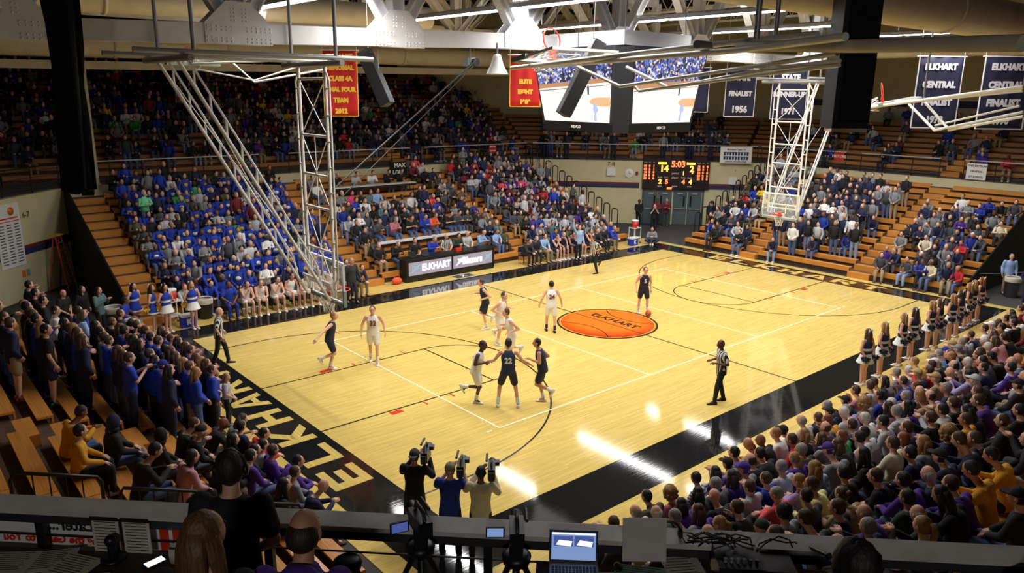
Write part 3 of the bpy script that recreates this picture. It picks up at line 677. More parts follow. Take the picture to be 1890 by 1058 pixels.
banner('navy central finalist 1978 banner', (8.7, -6.4, 9.72), (.79, -.62, 0), 1.62, 2.45, [('ELKHART', .3), ('CENTRAL', .3), ('FINALIST', .3), ('1978', .34)], 'banner_navy', 'banner_white', .3)
banner('rightmost navy central finalist banner cut by the frame edge', (10.55, -7.9, 9.75), (.79, -.62, 0), 1.75, 2.5, [('ELKHART', .32), ('CENTRAL', .32), ('FINALIST', .34), ('1990', .34)], 'banner_navy', 'banner_white', .3)
# ---- loudspeakers and drapes
def speaker(label, a, b_, w, d):
    a, b_ = Vector(a), Vector(b_); L = (b_-a).length
    t = thing('hanging_loudspeaker', label, 'loudspeaker', a); t.rotation_euler = (b_-a).to_track_quat('Z', 'Y').to_euler()
    MB().prism([(-w/2, -d/2), (w/2, -d/2), (w*.32, d/2), (-w*.32, d/2)], 0, L).build('cabinet', 'black_plastic', t)
    MB().box((0, -d/2-.01, L/2), (w*.9, .02, L*.94)).build('grille', 'black_cloth', t)
    up = t.rotation_euler.to_matrix().inverted()@Vector((0, 0, 1))
    MB().tube((0, 0, L*.15), Vector((0, 0, L*.15))+up*(14.2-a.z), .012, n=5).tube((0, 0, L*.6), Vector((0, 0, L*.6))+up*(14.2-a.z), .012, n=5).build('hanging_cable', 'pipe_grey', t)
    return t
speaker('slanted black loudspeaker hanging beside the red 2012 banner', (-8.75, 2.0, 9.45), (-8.45, 1.3, 7.95), .38, .34)
speaker('slanted black loudspeaker hanging in front of the left video screen', (-3.55, -2.35, 9.8), (-4.6, -2.0, 7.72), .4, .36)
t = thing('hanging_loudspeaker', 'tall black speaker column hanging in front of the large duct at right', 'loudspeaker', (-7.26, -11.73, 7.78), R(-40))
MB().box((0, 0, 3.3), (.62, .5, 6.6)).build('cabinet', 'dark_plastic', t); MB().box((.045, -.26, 3.35), (.53, .03, 6.5)).build('grille', 'black_cloth', t)
MB().prism([(-.31, -.25), (.31, -.25), (.25, .2), (-.25, .2)], -.06, 0).build('bottom_cap', 'steel_cream', t)
# steel column at the end of the far stand, black drape hanging near the left edge
t = thing('steel_column', 'beige steel column standing at the left end of the far stand', 'column', (-12.45, 19.56, 4.12)); MB().box((0, 0, 4.6), (.28, .25, 9.2)).build('post', 'steel_cream', t); MB().box((0, 0, .03), (.45, .3, .06)).build('base_plate', 'steel_cream', t)
b = MB(); vs = []; fs = []
for j in range(13):
    f = j/12; z = 6.4+7.9*f
    for i in range(21):
        a = i/20; x = (-.37+.37*a)*(1-f)+(-.4+.76*a)*f; vs.append((x, .09*math.sin(i*1.9+.4*j)*(.5+.5*math.sin(math.pi*a)), z+(.05*math.sin(i*1.1)+.06*math.sin(i*.35) if j == 0 else 0)))
for j in range(12):
    for i in range(20): a = j*21+i; fs.append((a, a+1, a+22, a+21))
b.add(vs, fs, 0, True); o = b.build('hanging_drape', 'black_cloth', None, (-17.2, -2.0, 0), (0, 0, R(-41))); sm = o.modifiers.new('solid', 'SOLIDIFY'); sm.thickness = .2; tag(o, 'long black drape hanging from the roof at the upper left', 'drape')
# ---------------------------------------------------------------- scoreboard, tables, carts, wall fittings, press rail
mat('score_panel', srgb(34, 14, 16), .5); mat('led_red', (.1, .01, .005), .4, emit=(1.0, .12, .03), estr=4.0); mat('led_amber', (.1, .04, .005), .4, emit=(1.0, .34, .04), estr=4.0); mat('score_text', srgb(210, 190, 180), .6)
mat('sign_lit', srgb(120, 112, 130), .4, emit=(.55, .5, .6), estr=.45); mat('sign_print', srgb(245, 245, 245), .4, emit=(1, 1, 1), estr=.9); mat('sign_blue', srgb(120, 160, 190), .4, emit=(.35, .5, .62), estr=.5)
sb = thing('scoreboard', 'dark red electronic scoreboard above the corner doors', 'scoreboard', NE(5.38, 3.3, .02), R(-45))
MB().box((0, -.08, 0), (4.3, .16, 1.9)).build('cabinet', 'score_panel', sb)
SBM = lambda x, z: Matrix.Translation((x, -.165, z))@Matrix.Rotation(R(90), 4, 'X')
def sbt(s, x, z, sz, m='led_red', b=.008, xs=1.0): return lettering(s, m, sb, SBM(x, z), sz, b, 'digits' if m.startswith('led') else 'lettering', xs)
sbt('5:03', .12, .66, .56, b=.016, xs=.95); sbt('14', -.78, .36, .56, 'led_amber', .02); sbt('2', 1.0, .36, .56, 'led_amber', .018)
for x in (-.9, .92): MB().box((x, -.17, .72), (.54, .02, .15)).build('team_name_strip', 'led_amber', sb)
sbt('1', .48, .08, .34, 'led_amber', .01); sbt('>', 1.06, .1, .16, 'led_amber', .01); sbt('period', -.05, .08, .17, 'score_text'); sbt('fouls', -1.02, -.2, .15, 'score_text'); sbt('T.O.L', -.62, -.2, .12, 'score_text'); sbt('player', -.06, -.2, .17, 'score_text'); sbt('T.O.L', .48, -.2, .12, 'score_text'); sbt('fouls', .9, -.2, .15, 'score_text')
sbt('2', -1.0, -.48, .4, 'led_amber', .016); sbt('5', -.58, -.48, .4, 'led_red', .016); sbt('4', .5, -.48, .4, 'led_red', .016); sbt('4', .95, -.48, .4, 'led_amber', .016)
sbt('won', -1.02, -.76, .15, 'score_text'); sbt('game', -.05, -.76, .17, 'score_text'); sbt('won', .9, -.76, .15, 'score_text')
for sx, cols in ((-1, ('01 03 12 24 33', '0 2 2 0 4', '1 1 0 0 0')), (1, ('11 20 22 23 33', '0 0 0 2 0', '0 1 0 0 0'))):
    for ci, cc in enumerate(cols):
        x = sx*1.72+(ci-1)*.27
        sbt(('PLYR', 'PTS', 'FL')[ci], x, .76, .09, 'score_text', .002)
        for ri, d in enumerate(cc.split()): sbt(d, x, .53-ri*.2, .2, 'led_red', .008)
MB().box((-.38, -.17, -.9), (.3, .03, .14)).build('exit_light', 'led_red', sb)
# signs and fittings on the corner walls
def wall_panel(name, label, cat, fn, s, z, w, h, m, rz, d=.04, lines=(), ink='ink'):
    t = thing(name, label, cat, fn(s, z, .0), rz); MB().box((0, -d/2, 0), (w, d, h)).build('panel', m, t)
    for (x, zz, txt, sz) in lines: lettering(txt, ink, t, Matrix.Translation((x, -d-.004, zz))@Matrix.Rotation(R(90), 4, 'X'), sz, .002)
    return t
wall_panel('section_sign', 'small section sign reading 7-8 on the corner wall', 'sign', NE, 1.16, 3.9, .7, .26, 'cream_wall', R(-45), .02, [(0, 0, '7-8', .36)])
wall_panel('vent_box', 'pale wall unit below the section sign', 'wall unit', NE, 1.18, 3.4, .55, .5, 'white_paint', R(-45), .12, [(0, -.1, '_', .2)])
t = thing('wall_clock', 'round pale wall clock left of the scoreboard', 'clock', NE(2.36, 3.3, .0), R(-45)); MB().ring([(0, .05), (.26, .05), (.3, .03), (.3, 0), (0, 0)], 24).build('clock_body', 'white_paint', t, (0, 0, 0), (R(90), 0, 0))
MB().box((0, -.07, .07), (.025, .01, .16)).build('hand', 'ink', t); MB().box((.06, -.07, 0), (.13, .01, .02)).build('hand', 'ink', t)
wall_panel('alarm_box', 'small dark red alarm box beside the scoreboard', 'alarm', NE, 2.86, 3.32, .16, .22, 'stripe_red', R(-45), .08)
wall_panel('section_sign', 'small section sign reading 1 on the wall right of the scoreboard', 'sign', NE, 9.2, 3.6, .3, .22, 'cream_wall', R(-45), .02, [(0, 0, '1', .22)])
wall_panel('vent_box', 'pale wall unit right of the scoreboard', 'wall unit', NE, 9.05, 2.95, .5, .45, 'white_paint', R(-45), .1)
t = thing('cloth_sign', 'white team roster banner tied on the railing right of the scoreboard', 'banner', NE(9.1, 4.62, .25), R(-45))
MB().box((0, 0, 0), (2.0, .02, 1.05)).build('panel', 'white_paint', t); lettering('Michiana Team 10', 'stripe_blue', t, SBM(0, .36)@Matrix.Translation((0, 0, -.14)), .16, .002)
for i in range(9):
    for j in range(2):
        q = MB(); q.prism([(-.06, -.1), (.06, -.1), (.06, .04), (.09, .1), (.03, .12), (-.03, .12), (-.09, .1), (-.06, .04)], 0, .01); o = q.build('jersey_print', 'stripe_blue', t); o.matrix_local = Matrix.Translation((-.72+.18*i, -.012, .08-.27*j))@Matrix.Rotation(R(90), 4, 'X')
lettering('SUPPORT OF OUR PLAYERS', 'stripe_blue', t, SBM(0, -.42)@Matrix.Translation((0, 0, -.14)), .11, .002)
t = wall_panel('record_board', 'white records board with red title and list of names on the left wall', 'board', NW, .25, 2.68, 1.35, 2.5, 'white_paint', R(45), .05)
b = MB(); b.ring([(0, .0), (.16, .0), (.16, .02), (0, .02)], 20); b.build('ball_emblem', 'orange_paint', t, (.2, -.05, .95), (R(90), 0, 0))
for k in range(3):
    for r_ in range(14): MB().box((-.42+.42*k, -.054, .42-.115*r_), (.3-.03*((r_*7+k) % 3), .006, .035)).build('name_line', 'ink', t)
MB().box((0, -.054, .68), (1.1, .006, .05)).build('title_line', 'line_red', t); MB().box((0, -.054, .56), (1.2, .006, .03)).build('title_line', 'line_red', t)
wall_panel('section_sign', 'small section sign reading 6-7 beside the records board', 'sign', NW, 1.3, 3.35, .6, .24, 'cream_wall', R(45), .02, [(0, 0, '6-7', .32)])
for nm, m_, s_ in (('orange paper note under the records board', 'orange_paint', .75), ('green paper note under the records board', 'board_pad', 1.0)): wall_panel('paper_note', nm, 'note', NW, s_, 1.05, .2, .28, m_, R(45), .01)
# step ladder
t = thing('step_ladder', 'red step ladder standing against the cream left wall', 'ladder', NW(2.2, 0, .55), R(45))
for sx in (-1, 1):
    MB().tube((sx*.28, -.45, 0), (sx*.17, -.05, 2.35), .035, n=8).build('rail', 'ladder_red', t); MB().tube((sx*.3, .4, 0), (sx*.18, .03, 2.3), .025, n=8).build('rear_rail', 'ladder_red', t)
for i in range(7):
    f = (i+1)/8; MB().box((0, -.45+.4*f, 2.35*f), (.52-.2*f, .09, .03)).build('step', 'grey_plastic', t)
MB().box((0, 0, 2.38), (.42, .3, .06)).build('top_cap', 'yellow_plastic', t)
# ---- scorer table with lit sign panels
t = thing('scorer_table', 'long black scorer table with two lit sign panels', 'table', (0, 10.05, 0))
MB().box((0, 0, .5), (5.05, .55, 1.0)).build('cabinet', 'black_plastic', t); MB().box((0, .05, 1.02), (5.15, .75, .05)).build('table_top', 'black_plastic', t)
FT = lambda x, z: Matrix.Translation((x, -.292, z))@Matrix.Rotation(R(90), 4, 'X')
for i, x in enumerate((-1.22, 1.24)):
    p = MB().box((x, -.28, .6), (2.35, .02, .6)).build('sign_panel', 'sign_lit', t); lettering('ELKHART' if i == 0 else 'Blazers', 'sign_print', p, FT(x+(.32 if i == 0 else -.05), .6), .42 if i == 0 else .46, .018, xscale=.9)
    for sg in ((-1,) if i == 0 else (-1, 1)):
        q = MB(); q.prism([(-.3, -.22), (-.05, .02), (-.12, .16), (.1, .14), (.32, .24), (.18, .05), (.22, -.04), (.05, -.06), (-.1, -.14)], 0, .008); o = q.build('mascot_emblem', 'sign_print' if sg < 0 and i else 'sign_blue', p); o.matrix_local = FT(x+sg*.82-(.0 if i == 0 else 0), .6)@Matrix.Diagonal((.8 if sg < 0 and i else 1, .9, 1, 1))
for x in (-2.5, 0, 2.5): MB().box((x, -.285, .55), (.06, .03, .95)).build('frame_post', 'black_metal', t)
def long_table(label, x0, x1, y, z, m='table_white', foot=0.0):
    t = thing('long_table', label, 'table', ((x0+x1)/2, y, foot)); L = x1-x0; h = z-foot
    MB().box((0, 0, h-.02), (L, .5, .04)).build('table_top', m, t)
    for x in (-L/2+.15, 0, L/2-.15):
        for dy in (-.18, .18): MB().tube((x, dy, -.05), (x, dy, h-.04), .022, n=6).build('leg', 'black_metal', t)
    MB().box((0, -.23, h-.1), (L, .02, .12)).build('apron', 'black_plastic', t)
    return t
long_table('long white press table on the bleachers just above the scorer table', -2.3, 3.0, 12.45, 1.4, foot=.79)
long_table('upper white press table higher on the bleachers', -2.2, 2.7, 16.95, 3.55, foot=2.63)
t = thing('table_sign', 'black cloth sign with white lettering by the upper press table', 'sign', (2.5, 18.2, 4.15)); MB().box((0, 0, 0), (1.1, .03, .8)).build('cloth', 'black_cloth', t)
lettering('MAX', 'white_paint', t, Matrix.Translation((.1, -.02, .2))@Matrix.Rotation(R(90), 4, 'X'), .34, .01); lettering('LOFT', 'white_paint', t, Matrix.Translation((0, -.02, -.18))@Matrix.Rotation(R(90), 4, 'X'), .3, .01)
# things on the scorer table
for i, (x, m_) in enumerate(((-1.9, 'black_plastic'), (-1.2, 'dark_plastic'))):
    t = thing('laptop', ['black console at the left end of the scorer table', 'dark laptop open on the scorer table'][i], 'laptop', (x, 10.1, 1.045)); MB().box((0, 0, .02), (.4, .28, .03)).build('base', m_, t); MB().box((0, .15, .15), (.4, .02, .25), (R(-15), 0, 0)).build('screen', m_, t)
t = MB().box((.55, 10.05, 1.12), (.3, .18, .15)).build('horn_box', 'cooler_red'); tag(t, 'red control box on the scorer table', 'box')
# orange bag and blue floor mark beside the table
t = thing('gym_bag', 'orange gym bag on the floor at the left end of the scorer table', 'bag', (-2.95, 9.9, 0)); MB().ball((0, 0, .16), .22, 12, 0, (1.2, .7, .72)).build('bag_body', 'bag_orange', t); MB().path([(-.15, 0, .26), (-.1, 0, .42), (.1, 0, .42), (.15, 0, .26)], .015, 6).build('strap', 'bag_orange', t)
MB().box((.35, 9.35, .004), (1.0, .5, .006)).build('floor_mark', 'stripe_blue', floor)
lettering('X', 'line_white', floor, frame((.35, 9.35, .006), (1, 0, 0), (0, 1, 0)), .4, .01, 'floor_mark', 1.0, .002)
# trash cans, carts, coolers
def bin_(label, loc, m='grey_plastic', r=.3, h=.8):
    t = thing('trash_can', label, 'trash can', loc); MB().ring([(0, 0), (r*.8, 0), (r, h), (r*1.06, h), (r*1.06, h+.05), (r*.94, h+.05), (r*.76, .04), (0, .04)], 22).build('barrel', m, t)
    MB().ring([(r*1.08, h-.12), (r*1.1, h+.04), (r*1.0, h+.09), (r*.92, h+.0), (r*.9, h-.2)], 22).build('liner', 'paper', t); return t
bin_('tall grey trash can below the wooden steps at left', (-14.35, 10.3, 0)); bin_('grey trash can between the blue cheerleaders and the bench', (-11.35, 9.9, 0), 'dark_plastic', .28, .7); bin_('grey trash can near the right end of the far right stand', (16.7, -8.3, 0))
def cart(label, loc, rz, clabel, cm):
    t = thing('cooler_cart', label, 'cart', loc, rz)
    for x in (-.28, .28):
        for y in (-.2, .2): MB().tube((x, y, .05), (x, y, .95), .02, n=6).build('leg', 'pipe_white', t); MB().ball((x, y, .05), .045, 8).build('wheel', 'black_plastic', t)
    for z in (.35, .9): MB().box((0, 0, z), (.6, .44, .03)).build('shelf', 'pipe_white', t)
    q = thing('drink_cooler', clabel, 'cooler', Vector(loc)+Vector((0, 0, .915)), rz); MB().ring([(0, 0), (.17, 0), (.2, .36), (0, .36)], 18).build('barrel', cm, q); MB().ring([(0, .45), (.1, .45), (.2, .43), (.21, .36), (0, .36)], 18).build('lid', 'white_paint', q); MB().box((0, -.2, .06), (.05, .06, .05)).build('tap', 'white_paint', q)
cart('white cooler cart among the blue cheerleaders', (-12.55, 9.75, 0), .2, 'red drink cooler beside the blue cheerleaders', 'cooler_red'); cart('white cooler cart at the right end of the navy bench', (13.0, 9.75, 0), 0, 'red drink cooler at the end of the navy bench', 'cooler_red')
for nm, loc in (('blue ice chest under the cart by the blue cheerleaders', (-12.2, 9.25, 0)), ('blue ice chest beside the navy bench', (12.45, 9.4, 0))):
    t = thing('ice_chest', nm, 'cooler', loc); MB().box((0, 0, .19), (.5, .34, .38)).build('body', 'blue_plastic', t); MB().box((0, 0, .42), (.53, .37, .07)).build('lid', 'white_paint', t); lettering('K', 'white_paint', t, Matrix.Translation((0, -.175, .2))@Matrix.Rotation(R(90), 4, 'X'), .26, .02)
# cloth signs on the far right stand
def soft_sign(label, loc, rz, w, h, m, lines, ink, name='cloth_sign'):
    t = thing(name, label, 'sign', loc, rz); MB().box((0, 0, 0), (w, .015, h)).build('panel', m, t)
    for i, s in enumerate(lines): lettering(s, ink, t, Matrix.Translation((0, -.012, h*(.5-(i+.5)/len(lines))))@Matrix.Rotation(R(90), 4, 'X'), h*.7/len(lines)*.7, .004)
soft_sign('white paper sign taped on the right walkway railing', (23.95, -3.85, 4.62), R(-90), .95, .85, 'white_paint', ['THIS SECTION', 'CENTRAL', 'STUDENTS'], 'stripe_blue')
soft_sign('blue cloth sign held at the right end of the far right stand', (17.0, -5.6, 1.6), R(-90), 1.0, .6, 'blue_plastic', ['Reserved', 'Seating'], 'white_paint')
soft_sign('small red sign on the railing above the far right stand', (23.95, 3.6, 4.9), R(-90), .6, .45, 'banner_red', ['VISITORS'], 'white_paint'); soft_sign('small red sign on the railing above the far stand', (10.3, 19.4, 4.9), 0, .6, .5, 'banner_red', ['VISITORS', 'SECTION'], 'white_paint')
soft_sign('small blue sign by the left end of the far right stand', (16.3, 5.6, 1.35), R(-80), .75, .5, 'blue_plastic', ['Reserved', 'Seating'], 'white_paint')
# rope in front of the right doorway
t = MB().path([(15.2, -7.0, 1.0), (17, -7.6, .85), (19, -9.0, .95)], .012, 5).build('barrier_rope', 'rail_grey'); tag(t, 'thin barrier rope at the right end of the far right stand', 'rope')
# ---- press rail and counter in the near corner (s runs right along the rail, d runs back from it)
SW = lambda s, d, z: Vector((-16+(s-d)*Q, -16-(s+d)*Q, z)); SWR = R(-45)
def sw_thing(name, label, cat, s, d, z, dr=0.0): return thing(name, label, cat, SW(s, d, z), SWR+dr)
mat('rail_cap', srgb(196, 192, 186), .55, noise=.12, scale=6); mat('counter_dark', srgb(58, 44, 36), .6, noise=.15, scale=6)
struct(MB().prism([(-9, -4.4), (6, -4.4), (6, -1.3), (-9, -1.3)], 4.2, 4.85).build('floor_press_riser', 'deck_brown', None, SW(0, 0, 0), (0, 0, SWR)))
t = sw_thing('press_rail', 'long grey capped railing along the near balcony edge', 'railing', 0, 0, 4.2)
for s0, s1 in ((-9, -4.27), (-3.72, 3.4)):
    MB().box(((s0+s1)/2, 0, 1.12), (s1-s0, .2, .035)).build('rail_cap', 'rail_cap', t); MB().box(((s0+s1)/2, 0, 1.055), (s1-s0, .12, .09)).build('rail_fascia', 'dark_plastic', t)
    for z in (.42, .86): MB().tube((s0, .02, z), (s1, .02, z), .008, n=5).build('cable', 'black_metal', t)
    MB().box(((s0+s1)/2, .02, .6), (s1-s0, .05, .06)).build('mid_rail', 'rail_cap', t)
for s in (-8.6, -7.4, -5.43, -4.3, -3.7, -2.1, -.5, 1.0, 2.4): MB().box((s, 0, .55), (.06, .06, 1.1)).build('rail_post', 'black_metal', t)
t = sw_thing('sponsor_banner', 'white banner with reversed lettering hung behind the near left railing', 'banner', -6.1, -.06, 5.07)
MB().box((0, 0, 0), (3.5, .012, .34)).build('cloth', 'white_paint', t)
for s_, x, z, sz, m_ in (('Sports', 1.27, .06, .13, 'ink'), ('Later...', .86, .06, .13, 'ink'), ('We Bring the Game to You', .82, -.06, .09, 'line_red')):
    lettering(s_, m_, t, Matrix.Translation((x, -.008, z))@Matrix.Rotation(R(90), 4, 'X')@Matrix.Diagonal((-1, 1, 1, 1)), sz, .003, 'reversed_lettering')
for x in (1.58, 1.68): MB().box((x, -.008, .0), (.07, .006, .24)).build('red_stripe', 'line_red', t)
t = sw_thing('press_counter', 'dark press counter behind the near left railing', 'counter', -5.7, .5, 4.2); MB().box((0, 0, .81), (3.0, .8, .04)).build('counter_top', 'counter_dark', t)
for x in (-1.4, 0, 1.4): MB().box((x, 0, .395), (.06, .5, .79)).build('leg', 'black_metal', t)
t = sw_thing('press_counter', 'dark press counter behind the near right railing', 'counter', .85, .55, 4.2); MB().box((0, 0, .98), (5.2, .76, .04)).build('counter_top', 'counter_dark', t)
for x in (-2.5, -.8, .9, 2.5): MB().box((x, 0, .48), (.06, .6, .96)).build('leg', 'black_metal', t)
CZ, CZL = 5.2, 5.03
def sheet(label, s, d, w, h, rot, m='paper', lines=9, z=CZ, ink='ink'):
    t = sw_thing('paper_sheet', label, 'paper', s, d, z+.002, rot); MB().box((0, 0, .002), (w, h, .004)).build('page', m, t)
    b = MB()
    for i in range(lines): b.box((-.02, h*.42-i*h*.84/lines, .0045), (w*(.8-.1*((i*5) % 3)), .006, .001))
    q = b.build('print_lines', ink, t); q['kind'] = 'stuff'
for i, (s, d, w, h, r_) in enumerate(((-5.2, .24, .3, .26, .3), (-5.0, .3, .3, .26, -.2), (-5.45, .3, .3, .26, .15), (-5.4, .56, .26, .22, .1), (-5.1, .55, .26, .22, -.05), (-4.8, .5, .28, .22, .2), (-5.7, .52, .26, .22, .3))):
    sheet('printed sheet on the left press counter, '+['at the back left', 'in the middle', 'leaning over its neighbour', 'at the front left', 'at the front centre', 'nearest the phone', 'at the left edge'][i], s, d, w, h, r_, z=CZL+.004*i)
mat('paper_green', srgb(130, 150, 138), .8)
for i, (s, d, w, h, r_, m_) in enumerate(((-1.3, .4, .3, .26, .1, 'paper'), (-1.05, .3, .36, .24, -.1, 'paper_green'), (-.75, .22, .26, .34, .2, 'paper'), (-.55, .36, .28, .22, -.15, 'paper_green'), (.15, .3, .3, .34, .05, 'paper'), (.35, .22, .26, .34, .35, 'paper'), (1.15, .28, .3, .36, .1, 'paper'))):
    sheet('sheet on the right press counter, '+['left of the laptop', 'green tally sheet beside the laptop', 'roster sheet in front of the rail', 'half covered green sheet', 'score sheet near the phone', 'tilted sheet under the phone', 'rightmost loose sheet'][i], s, d, w, h, r_, m_, z=CZ+.004*i)
for i, s in enumerate((-4.87, -4.64)):                                         # clipboards hung on the left rail
    t = sw_thing('hanging_list', ['printed list clipped to the near left railing, left one', 'printed list clipped to the near left railing, right one'][i], 'paper', s, .09, 5.17); MB().box((0, 0, 0), (.2, .008, .28)).build('page', 'paper', t); MB().box((0, -.006, .13), (.21, .02, .03)).build('clip', 'black_metal', t)
    b = MB()
    for k in range(10): b.box((0, -.006, .1-.024*k), (.16, .002, .005))
    q = b.build('print_lines', 'ink', t); q['kind'] = 'stuff'
t = sw_thing('paper_sheet', 'brown sheet propped upright against the near right rail', 'paper', -1.02, .1, 5.36, .08); MB().box((0, 0, 0), (.3, .008, .3), (R(-12), 0, 0)).build('page', 'rail_cap', t)
# laptop
mat('laptop_silver', srgb(170, 170, 172), .35, metal=.6); mat('screen_glow', (.02, .02, .05), .3, emit=(.2, .3, .55), estr=1.0); mat('screen_pale', (.02, .02, .05), .3, emit=(.8, .9, 1), estr=1.3); mat('screen_navy', (.02, .02, .05), .3, emit=(.06, .09, .3), estr=1.0)
t = sw_thing('laptop', 'open silver laptop showing game video on the press counter', 'laptop', -1.5, .2, CZ, .03)
MB().box((0, -.12, .01), (.33, .23, .016)).build('base', 'laptop_silver', t)
b = MB()
for r_ in range(5):
    for k in range(13): b.box((-.138+.023*k, -.05-.026*r_, .02), (.019, .021, .004))
q = b.build('keyboard', 'black_plastic', t); q['kind'] = 'stuff'
MB().box((0, -.2, .019), (.1, .06, .002)).build('trackpad', 'grey_plastic', t)
sc = MB().box((0, 0, .115), (.33, .012, .225)).build('screen_lid', 'black_plastic', t, (0, 0, .012), (R(-14), 0, 0))
MB().box((0, -.007, .12), (.3, .002, .185)).build('display', 'screen_glow', sc); MB().box((0, -.009, .205), (.29, .002, .012)).build('menu_bar', 'screen_pale', sc)
for x in (-.07, .07):
    MB().box((x, -.009, .155), (.13, .002, .07)).build('video_window', 'screen_navy', sc); MB().prism([(-.05, -.02), (.05, -.03), (.06, .005), (-.03, .012)], 0, .002, 0, Matrix.Translation((x, -.0105, .15))@Matrix.Rotation(R(90), 4, 'X')).build('court_view', 'screen_pale', sc)
def phone(label, s, d, rot, m, z): 
    t = sw_thing('phone', label, 'phone', s, d, z, rot); MB().box((0, 0, .004), (.075, .15, .009)).build('body', 'black_plastic', t); MB().box((0, 0, .0095), (.066, .128, .002)).build('screen', m, t)
    return t
phone('phone with bright white screen lying on the left counter', -4.46, .2, -.6, 'screen_pale', CZL+.003)
mat('screen_purple', (.02, .02, .05), .3, emit=(.35, .2, .7), estr=1.1); ph = phone('phone with purple home screen on the right counter', .28, .1, .05, 'screen_purple', CZ+.035)
for i in range(3):
    for j in range(4): MB().box((-.022+.022*i, -.045+.026*j, .011), (.014, .016, .001)).build('app_icon', 'screen_pale', ph)
# radio gear with cables on the rail
t = sw_thing('radio_mixer', 'black radio mixer stack tangled in cables on the near right rail', 'audio gear', -.42, .25, CZ); MB().box((0, 0, .08), (.3, .26, .16)).build('mixer_case', 'black_plastic', t); MB().box((.26, .03, .06), (.2, .22, .12)).build('power_unit', 'black_plastic', t)
for k in range(6): MB().tube((-.1+.04*k, -.06, .16), (-.1+.04*k, -.06, .19), .012, n=8).build('knob', 'grey_plastic', t)
rc = random.Random(4)
for k in range(7):
    x0 = rc.uniform(-.25, .3); MB().path([(x0+.12*math.cos(a*.8+k)*(1+.2*a/6), .1+.06*math.sin(a*1.1), .17+.07*abs(math.sin(a*.9+k))) for a in range(10)], .006, 5).build('cable', 'black_metal', t)
t = sw_thing('headphones', 'black headphones lying on the near right rail', 'headphones', -.85, .02, 5.33); MB().path([(.08*math.cos(a), 0, .08*math.sin(a)+.05) for a in [math.pi*i/8 for i in range(9)]], .01, 6).build('band', 'black_plastic', t)
for sx in (-1, 1): MB().ball((sx*.08, 0, .045), .04, 10, 0, (.5, 1, 1)).build('ear_cup', 'black_plastic', t)
t = sw_thing('computer_mouse', 'black computer mouse beside the laptop', 'mouse', -1.2, .22, CZ+.004); MB().ball((0, 0, .015), .05, 12, 0, (.65, 1, .4)).build('shell', 'black_plastic', t); MB().box((0, .02, .034), (.008, .02, .006)).build('wheel', 'grey_plastic', t)
t = sw_thing('microphone', 'thin black microphone on the right rail', 'microphone', .1, .06, 5.34); MB().tube((0, 0, 0), (.05, -.16, .05), .012).build('handle', 'black_metal', t); MB().ball((.055, -.175, .055), .024).build('head', 'dark_plastic', t)
t = sw_thing('coffee_mug', 'pale mug at the right end of the left counter', 'mug', -4.32, .16, CZL); MB().ring([(0, .004), (.045, .004), (.05, .12), (.044, .12), (.04, .02), (0, .02)], 18).build('cup', 'paper', t); MB().path([(.048, 0, .1), (.085, 0, .08), (.085, 0, .05), (.048, 0, .03)], .008, 6).build('handle', 'paper', t)
t = sw_thing('desk_phone_base', 'small black device between the hanging lists', 'device', -4.78, .18, CZL); MB().ring([(0, .02), (.08, .02), (.09, 0), (0, 0)], 16).build('foot', 'black_plastic', t); MB().tube((0, 0, .02), (0, 0, .14), .03).build('stem', 'black_plastic', t); MB().ball((0, 0, .15), .045).build('knob', 'black_plastic', t)
t = sw_thing('backpack', 'black backpack at the right end of the press counter', 'backpack', 1.62, .35, CZ+.01, .2); MB().ball((0, 0, .13), .26, 14, 0, (1.25, .8, .55)).build('bag_body', 'black_cloth', t); MB().ball((.05, -.14, .1), .15, 12, 0, (1.2, .6, .55)).build('front_pocket', 'black_cloth', t); MB().path([(-.25, .0, .15), (-.35, -.1, .05), (-.2, -.2, .02)], .02, 6).build('strap', 'black_cloth', t)
# tripods and camcorders
def tripod(label, s, d, h, dr=0.0, z=4.2, spread=.5, head=True):
    t = sw_thing('camera_tripod', label, 'tripod', s, d, z, dr)
    for k in range(3):
        a = 2*math.pi*k/3+.5; MB().tube((.05*math.cos(a), .05*math.sin(a), h-.08), (spread*math.cos(a), spread*math.sin(a), .0), .022, .014, 8).build('leg', 'black_metal', t); MB().tube((spread*.55*math.cos(a), spread*.55*math.sin(a), h*.42), (0, 0, h*.5), .008, n=5).build('leg_brace', 'black_metal', t)
    MB().tube((0, 0, h*.45), (0, 0, h), .025, n=10).build('centre_column', 'black_metal', t); MB().ring([(0, h-.05), (.09, h-.05), (.1, h), (.07, h+.02), (0, h+.02)], 16).build('bowl', 'black_plastic', t)
    if head: MB().box((0, 0, h+.06), (.09, .12, .08)).build('fluid_head', 'black_plastic', t); MB().tube((0, .05, h+.05), (.06, .34, h-.08), .01, n=6).build('pan_handle', 'black_metal', t)
    return t
def camcorder(label, s, d, z, dr, scr='screen_glow', k=1.0):
    t = sw_thing('camcorder', label, 'video camera', s, d, z, dr+math.pi); t.scale = (k, k, k)
    MB().box((0, 0, .06), (.1, .24, .11)).build('body', 'black_plastic', t); MB().tube((0, -.12, .06), (0, -.22, .06), .048, .05, 14).build('lens', 'black_plastic', t); MB().path([(0, -.1, .12), (0, -.08, .17), (0, .08, .17), (0, .1, .12)], .014, 6).build('carry_handle', 'dark_plastic', t)
    f = MB().box((.15, .02, .07), (.13, .014, .08)).build('flip_screen', 'black_plastic', t); MB().box((.15, .029, .07), (.11, .003, .064)).build('display', scr, f)
    MB().tube((-.07, -.2, .12), (-.07, -.02, .13), .013, n=8).build('microphone', 'dark_plastic', t)
tripod('large black tripod with empty bowl at the near rail', -3.02, .32, 1.02, .2, head=False)
